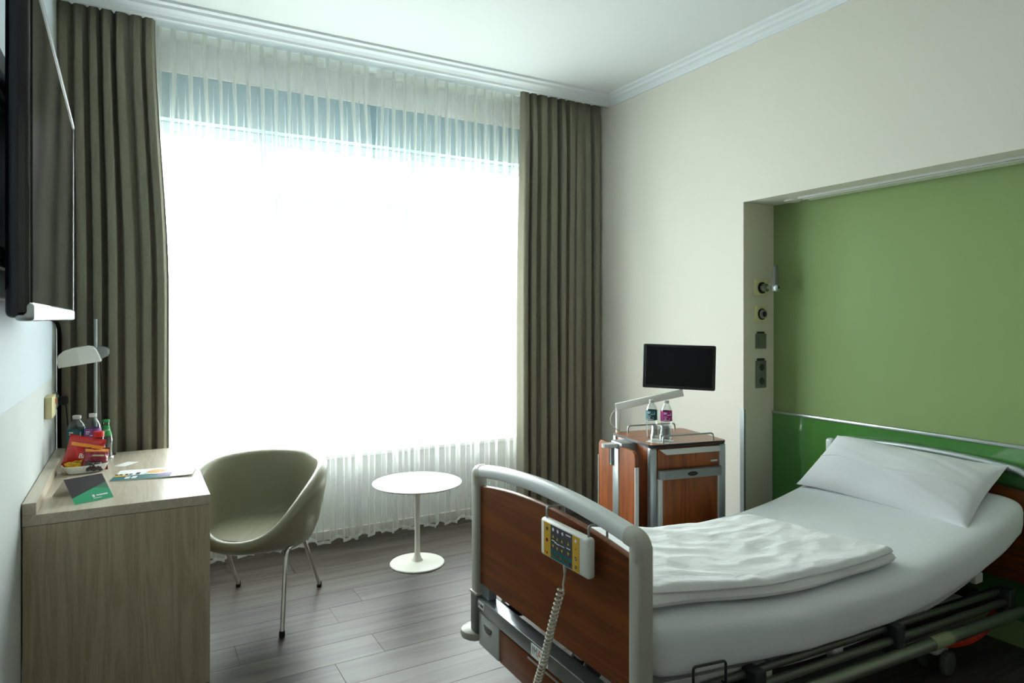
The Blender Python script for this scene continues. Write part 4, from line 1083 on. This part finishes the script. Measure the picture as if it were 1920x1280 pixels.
# ------------------------------------------------------------------ bedside cabinet
CZ = 0.80
cb = thing('bedside_cabinet', 'cherry wood bedside cabinet with silver corner posts and drawer', 'cabinet', (2.579, 2.785, 0), math.radians(-10.5))
hw, hd = 0.235, 0.215
def rrect(hx_, hy_, r, n=6, cx=0, cy=0):
    out = []
    for sx, sy, a0 in ((1, 1, 0), (-1, 1, PI / 2), (-1, -1, PI), (1, -1, 1.5 * PI)):
        for k in range(n + 1):
            a = a0 + PI / 2 * k / n; out.append((cx + sx * (hx_ - r) + r * math.cos(a), cy + sy * (hy_ - r) + r * math.sin(a)))
    return out
tp = MB().prism(rrect(hw, hd, 0.03), CZ - 0.014, CZ - 0.001, 'Z').build('top', 'black', cb, smooth=None)
MB().prism(rrect(hw - 0.001, hd - 0.001, 0.03), CZ - 0.0009, CZ, 'Z').build('top_laminate', 'cherrytop', tp, smooth=None)
MB().box((-hw + 0.014, -hd + 0.02, 0.13), (hw - 0.012, hd - 0.01, CZ - 0.0145), 0.002).build('body', 'cherry', cb)
for sx in (-1, 1):
    MB().box((sx * (hw - 0.024) - 0.022, -hd + 0.005, 0.10), (sx * (hw - 0.024) + 0.022, -hd + 0.045, CZ - 0.0145), 0.014, 3).build('corner_post', 'alupaint', cb)
    MB().box((sx * (hw - 0.02) - 0.014, hd - 0.035, 0.10), (sx * (hw - 0.02) + 0.014, hd - 0.003, CZ - 0.0145), 0.008, 2).build('corner_post', 'alupaint', cb)
dxa, dxb = -hw + 0.048, hw - 0.048
dr = MB().box((dxa, -hd + 0.006, 0.672), (dxb, -hd + 0.019, 0.776), 0.002).build('drawer', 'cherry', cb)
MB().prism([(dxa + 0.004, 0.774), (dxb - 0.0, 0.774), (dxb - 0.0, 0.745), (dxa + 0.045, 0.745)], -hd - 0.004, -hd + 0.0055, 'Y').build('drawer_lip', 'ltgrey', dr, smooth=None)
MB().box((dxb - 0.055, -hd + 0.003, 0.690), (dxb - 0.012, -hd + 0.0058, 0.701), 0.001).build('name_plate', 'steel', dr)
gp = MB().prism([(dxa - 0.002, -hd - 0.012), (dxa + 0.02, -hd - 0.026), (dxb - 0.02, -hd - 0.026), (dxb + 0.004, -hd - 0.012), (dxb + 0.004, -hd + 0.004), (dxa - 0.002, -hd + 0.004)], 0.622, 0.666, 'Z').build('grip_bar', 'greyplastic', cb, smooth=None)
MB().prism([(0.030 * math.cos(k * PI / 14) + 0.0, 0.644 + 0.0115 * math.sin(k * PI / 14)) for k in range(28)], -hd - 0.0285, -hd - 0.0262, 'Y').build('badge', 'black', gp, smooth=None)
dr = MB().box((dxa + 0.027, -hd + 0.004, 0.16), (dxb - 0.012, -hd + 0.019, 0.620), 0.002).build('door', 'cherry', cb)
MB().box((dxa - 0.001, -hd + 0.002, 0.16), (dxa + 0.026, -hd + 0.0185, 0.620), 0.003).build('edge_strip', 'ltgrey', dr)
MB().box((dxb - 0.011, -hd + 0.002, 0.16), (dxb + 0.0, -hd + 0.0185, 0.620), 0.003).build('edge_strip', 'ltgrey', dr)
for pth in ([(-0.145, -0.188, CZ - 0.002), (-0.145, -0.188, CZ + 0.038), (0.165, -0.188, CZ + 0.038), (0.165, -0.188, CZ - 0.002)], [(-0.15, 0.175, CZ - 0.002), (-0.15, 0.175, CZ + 0.038), (0.16, 0.175, CZ + 0.038), (0.16, 0.175, CZ - 0.002)]):
    MB().tube(filletpath(pth, 0.022), 0.0045, 10).build('gallery_rail', 'steel', cb)
for sx in (-1, 1):
    for sy in (-1, 1):
        c = MB().box((sx * 0.185 - 0.02, sy * 0.165 - 0.018, 0.055), (sx * 0.185 + 0.02, sy * 0.165 + 0.018, 0.0995), 0.006).build('caster', 'ltgrey', cb)
        w = MB().lathe([(0, -0.012), (0.03, -0.012), (0.035, 0), (0.03, 0.012), (0, 0.012)], 24).xf(Matrix.Translation((sx * 0.185, sy * 0.165, 0.035)) @ Matrix.Rotation(PI / 2, 4, 'X')); w.build('wheel', 'wheel', c)
# fold-away overbed table on its side
lxp = -hw - 0.078
def leaf(y0, y1, rc):
    b = MB(); pts = []
    r = 0.035; zt = 0.768; zb = 0.235
    if rc > 0: poly = [(y0, zb), (y1, zb)] + [(y1 - r + r * math.sin(a * PI / 12 + 0) if False else y1 - r + r * math.cos(a * PI / 12), zt - r + r * math.sin(a * PI / 12)) for a in range(7)] + [(y0, zt)]
    else: poly = [(y1, zb), (y1, zt)] + [(y0 + r - r * math.sin(a * PI / 12), zt - r + r * math.cos(a * PI / 12)) for a in range(7)] + [(y0, zb)]
    return b.prism(poly, lxp - 0.008, lxp + 0.008, 'X')
la = leaf(0.03, 0.205, 1).build('table_leaf', 'cherry', cb, smooth=None)
MB().box((lxp - 0.011, 0.2052, 0.235), (lxp + 0.011, 0.211, 0.68), 0.002).build('edge_strip', 'ltgrey', la)
lb_ = leaf(-0.205, -0.035, -1).build('table_leaf', 'cherry', cb, smooth=None)
MB().box((lxp - 0.011, -0.213, 0.235), (lxp + 0.011, -0.2052, 0.69), 0.002).build('edge_strip', 'ltgrey', lb_)
MB().box((lxp - 0.014, -0.034, 0.11), (lxp + 0.014, 0.029, 0.755), 0.004).build('table_column', 'alu', cb)
MB().box((lxp - 0.010, 0.02, 0.66), (lxp - 0.022, 0.045, 0.75), 0.004).build('lever_stem', 'greyplastic', cb)
MB().prism(rrect(0.05, 0.028, 0.026, 6, lxp - 0.03, 0.02), 0.757, 0.776, 'Z').build('lever', 'ltgrey', cb, smooth=None)
MB().box((lxp + 0.002, -0.045, 0.742), (-hw + 0.016, 0.075, 0.784), 0.006).build('hinge_block', 'alupaint', cb)
MB().box((lxp - 0.05, -0.02, 0.02), (-hw + 0.03, 0.015, 0.108), 0.01).build('hinge_base', 'greyplastic', cb)

# monitor on its arm
ar = thing('monitor_arm', 'white swivel arm carrying the bedside monitor', 'arm', (2.415, 3.015, CZ))
MB().tube([(0, 0, 0), (0, 0, 0.165)], 0.013, 16).build('post', 'white', ar)
dvec = Vector((2.687 - 2.415, 2.79 - 3.015, 1.030 - 0.945)); Ld = dvec.length
ang = math.atan2(dvec.y, dvec.x); elev = math.asin(dvec.z / Ld)
M4 = Matrix.Translation((0, 0, 0.148)) @ Matrix.Rotation(ang, 4, 'Z') @ Matrix.Rotation(-elev, 4, 'Y')
MB().box((-0.014, -0.014, -0.020), (Ld + 0.01, 0.014, 0.020), 0.004, 2).xf(M4).build('beam', 'white', ar)
MB().tube([(dvec.x, dvec.y, 0.148 + dvec.z + 0.0), (dvec.x, dvec.y, 0.148 + dvec.z + 0.045)], 0.009, 12).build('pivot', 'ltgrey', ar)
MB().tube(smoothpath([(-0.014, 0.006, 0.13), (-0.038, 0.012, 0.10), (-0.040, 0.012, 0.05), (-0.01, -0.02, 0.012), (0.02, -0.03, 0.006)], 8), 0.003, 8).build('cable', 'cord', ar)
mo = thing('bedside_monitor', 'black flat monitor on a white arm above the bedside cabinet', 'monitor', (2.672, 2.795, 1.180), math.radians(-49))
mo.rotation_euler = (math.radians(-2), math.radians(1.2), math.radians(-49))
MB().box((-0.2, -0.012, -0.125), (0.2, 0.018, 0.125), 0.009, 3).build('housing', 'black', mo)
MB().box((-0.183, -0.0135, -0.108), (0.183, -0.0122, 0.108), 0.0004, 1).build('screen', 'monscreen', mo, smooth=None)
MB().box((-0.07, 0.0185, -0.10), (0.07, 0.04, 0.06), 0.01).build('rear_cover', 'white', mo)

# bottles, glasses, napkin on the cabinet
t = bottle('water_bottle', 'clear water bottle with teal label on the bedside cabinet', (2.468, 2.79, CZ), 0.208, 0.0305, 'pet', 'ltgrey', group='plastic water bottles', rz=-0.6)
label_band(t, 0.0305, 0.098, 0.152, 'teal', face=-PI / 2 - 0.1)
t = bottle('water_bottle', 'clear water bottle with magenta label on the bedside cabinet', (2.513, 2.722, CZ), 0.208, 0.0305, 'pet', 'ltgrey', group='plastic water bottles', rz=-0.6)
label_band(t, 0.0305, 0.098, 0.152, 'magenta', face=-PI / 2 + 0.15)
npk = MB().box((-0.06, -0.06, 0.0002), (0.06, 0.06, 0.0012)).build('napkin', 'paper', smooth=None); npk.location = (2.435, 2.682, CZ); npk.rotation_euler = (0, 0, 0.5)
tag(npk, 'white paper napkin under the glasses on the bedside cabinet', 'napkin')
for k, (x, y_, d) in enumerate(((2.412, 2.688, 'upturned drinking glass in front of the teal bottle, nearer the curtain'), (2.452, 2.665, 'upturned drinking glass in front of the magenta bottle'))):
    g = MB().lathe([(0.031, 0), (0.033, 0.001), (0.0325, 0.03), (0.028, 0.045), (0.026, 0.085), (0.0, 0.086), (0.0, 0.079), (0.0235, 0.078), (0.0255, 0.046), (0.0305, 0.029)], 28).build('drinking_glass', 'glass')
    g.location = (x, y_, CZ + 0.0014); tag(g, d, 'glass', 'upturned drinking glasses')

# ------------------------------------------------------------------ fittings on the niche side
JY = NY1 - 0.003
def jplate(name, label, cat, x0, x1, z0, z1, m, th=0.008):
    t = thing(name, label, cat, ((x0 + x1) / 2, JY, z0)); MB().box((x0, JY - th, z0), (x1, JY, z1), 0.003).build('plate', m, t, world=True); return t
def ydisc(x, z, r, y0, y1, n=28):
    return MB().tube([(x, y0, z), (x, y1, z)], r, n)
t = jplate('gas_outlet', 'pale yellow medical gas outlet with plugged connector and grey lever', 'gas outlet', 3.225, 3.335, 1.59, 1.69, 'plateyellow')
ydisc(3.285, 1.638, 0.034, JY - 0.0085, JY - 0.016).build('collar', 'black', t, world=True)
ydisc(3.285, 1.638, 0.024, JY - 0.0165, JY - 0.045).build('valve', 'steel', t, world=True)
ydisc(3.285, 1.638, 0.011, JY - 0.046, JY - 0.13).build('probe', 'chrome', t, world=True)
MB().lathe([(0, 0), (0.015, 0), (0.0145, 0.02), (0.017, 0.03), (0.016, 0.09), (0.012, 0.125), (0, 0.127)], 20, (3.285, JY - 0.108, 1.64)).build('flow_tube', 'sleeve', t, world=True)
MB().box((3.27, JY - 0.13, 1.612), (3.30, JY - 0.09, 1.652), 0.008).build('connector', 'alupaint', t, world=True)
t = jplate('gas_outlet', 'pale yellow medical gas outlet with empty black socket', 'gas outlet', 3.227, 3.337, 1.43, 1.53, 'plateyellow')
ydisc(3.285, 1.48, 0.034, JY - 0.0085, JY - 0.014).build('collar', 'black', t, world=True)
ydisc(3.285, 1.48, 0.027, JY - 0.0145, JY - 0.028).build('valve', 'alupaint', t, world=True)
ydisc(3.285, 1.48, 0.017, JY - 0.0285, JY - 0.030).build('opening', 'black', t, world=True)
t = jplate('light_switch', 'grey square light switch on the niche side', 'switch', 3.238, 3.326, 1.272, 1.362, 'switchgrey', 0.010)
MB().box((3.250, JY - 0.014, 1.284), (3.314, JY - 0.0102, 1.350), 0.003).build('rocker', 'switchgrey', t, world=True)
MB().box((3.252, JY - 0.010, 1.3625), (3.310, JY, 1.374), 0.002).build('marker_tab', 'switchdark', t, world=True)
t = jplate('double_socket', 'grey double power socket below the light switch', 'socket', 3.238, 3.326, 1.036, 1.200, 'switchgrey', 0.010)
MB().box((3.252, JY - 0.010, 1.2005), (3.310, JY, 1.214), 0.002).build('marker_tab', 'switchdark', t, world=True)
for zc in (1.078, 1.160):
    q = MB().box((3.248, JY - 0.012, zc - 0.034), (3.316, JY - 0.0102, zc + 0.034), 0.003).build('socket_frame', 'switchgrey', t, world=True)
    ydisc(3.282, zc, 0.021, JY - 0.0122, JY - 0.0132).build('socket_well', 'switchdark', q, world=True)
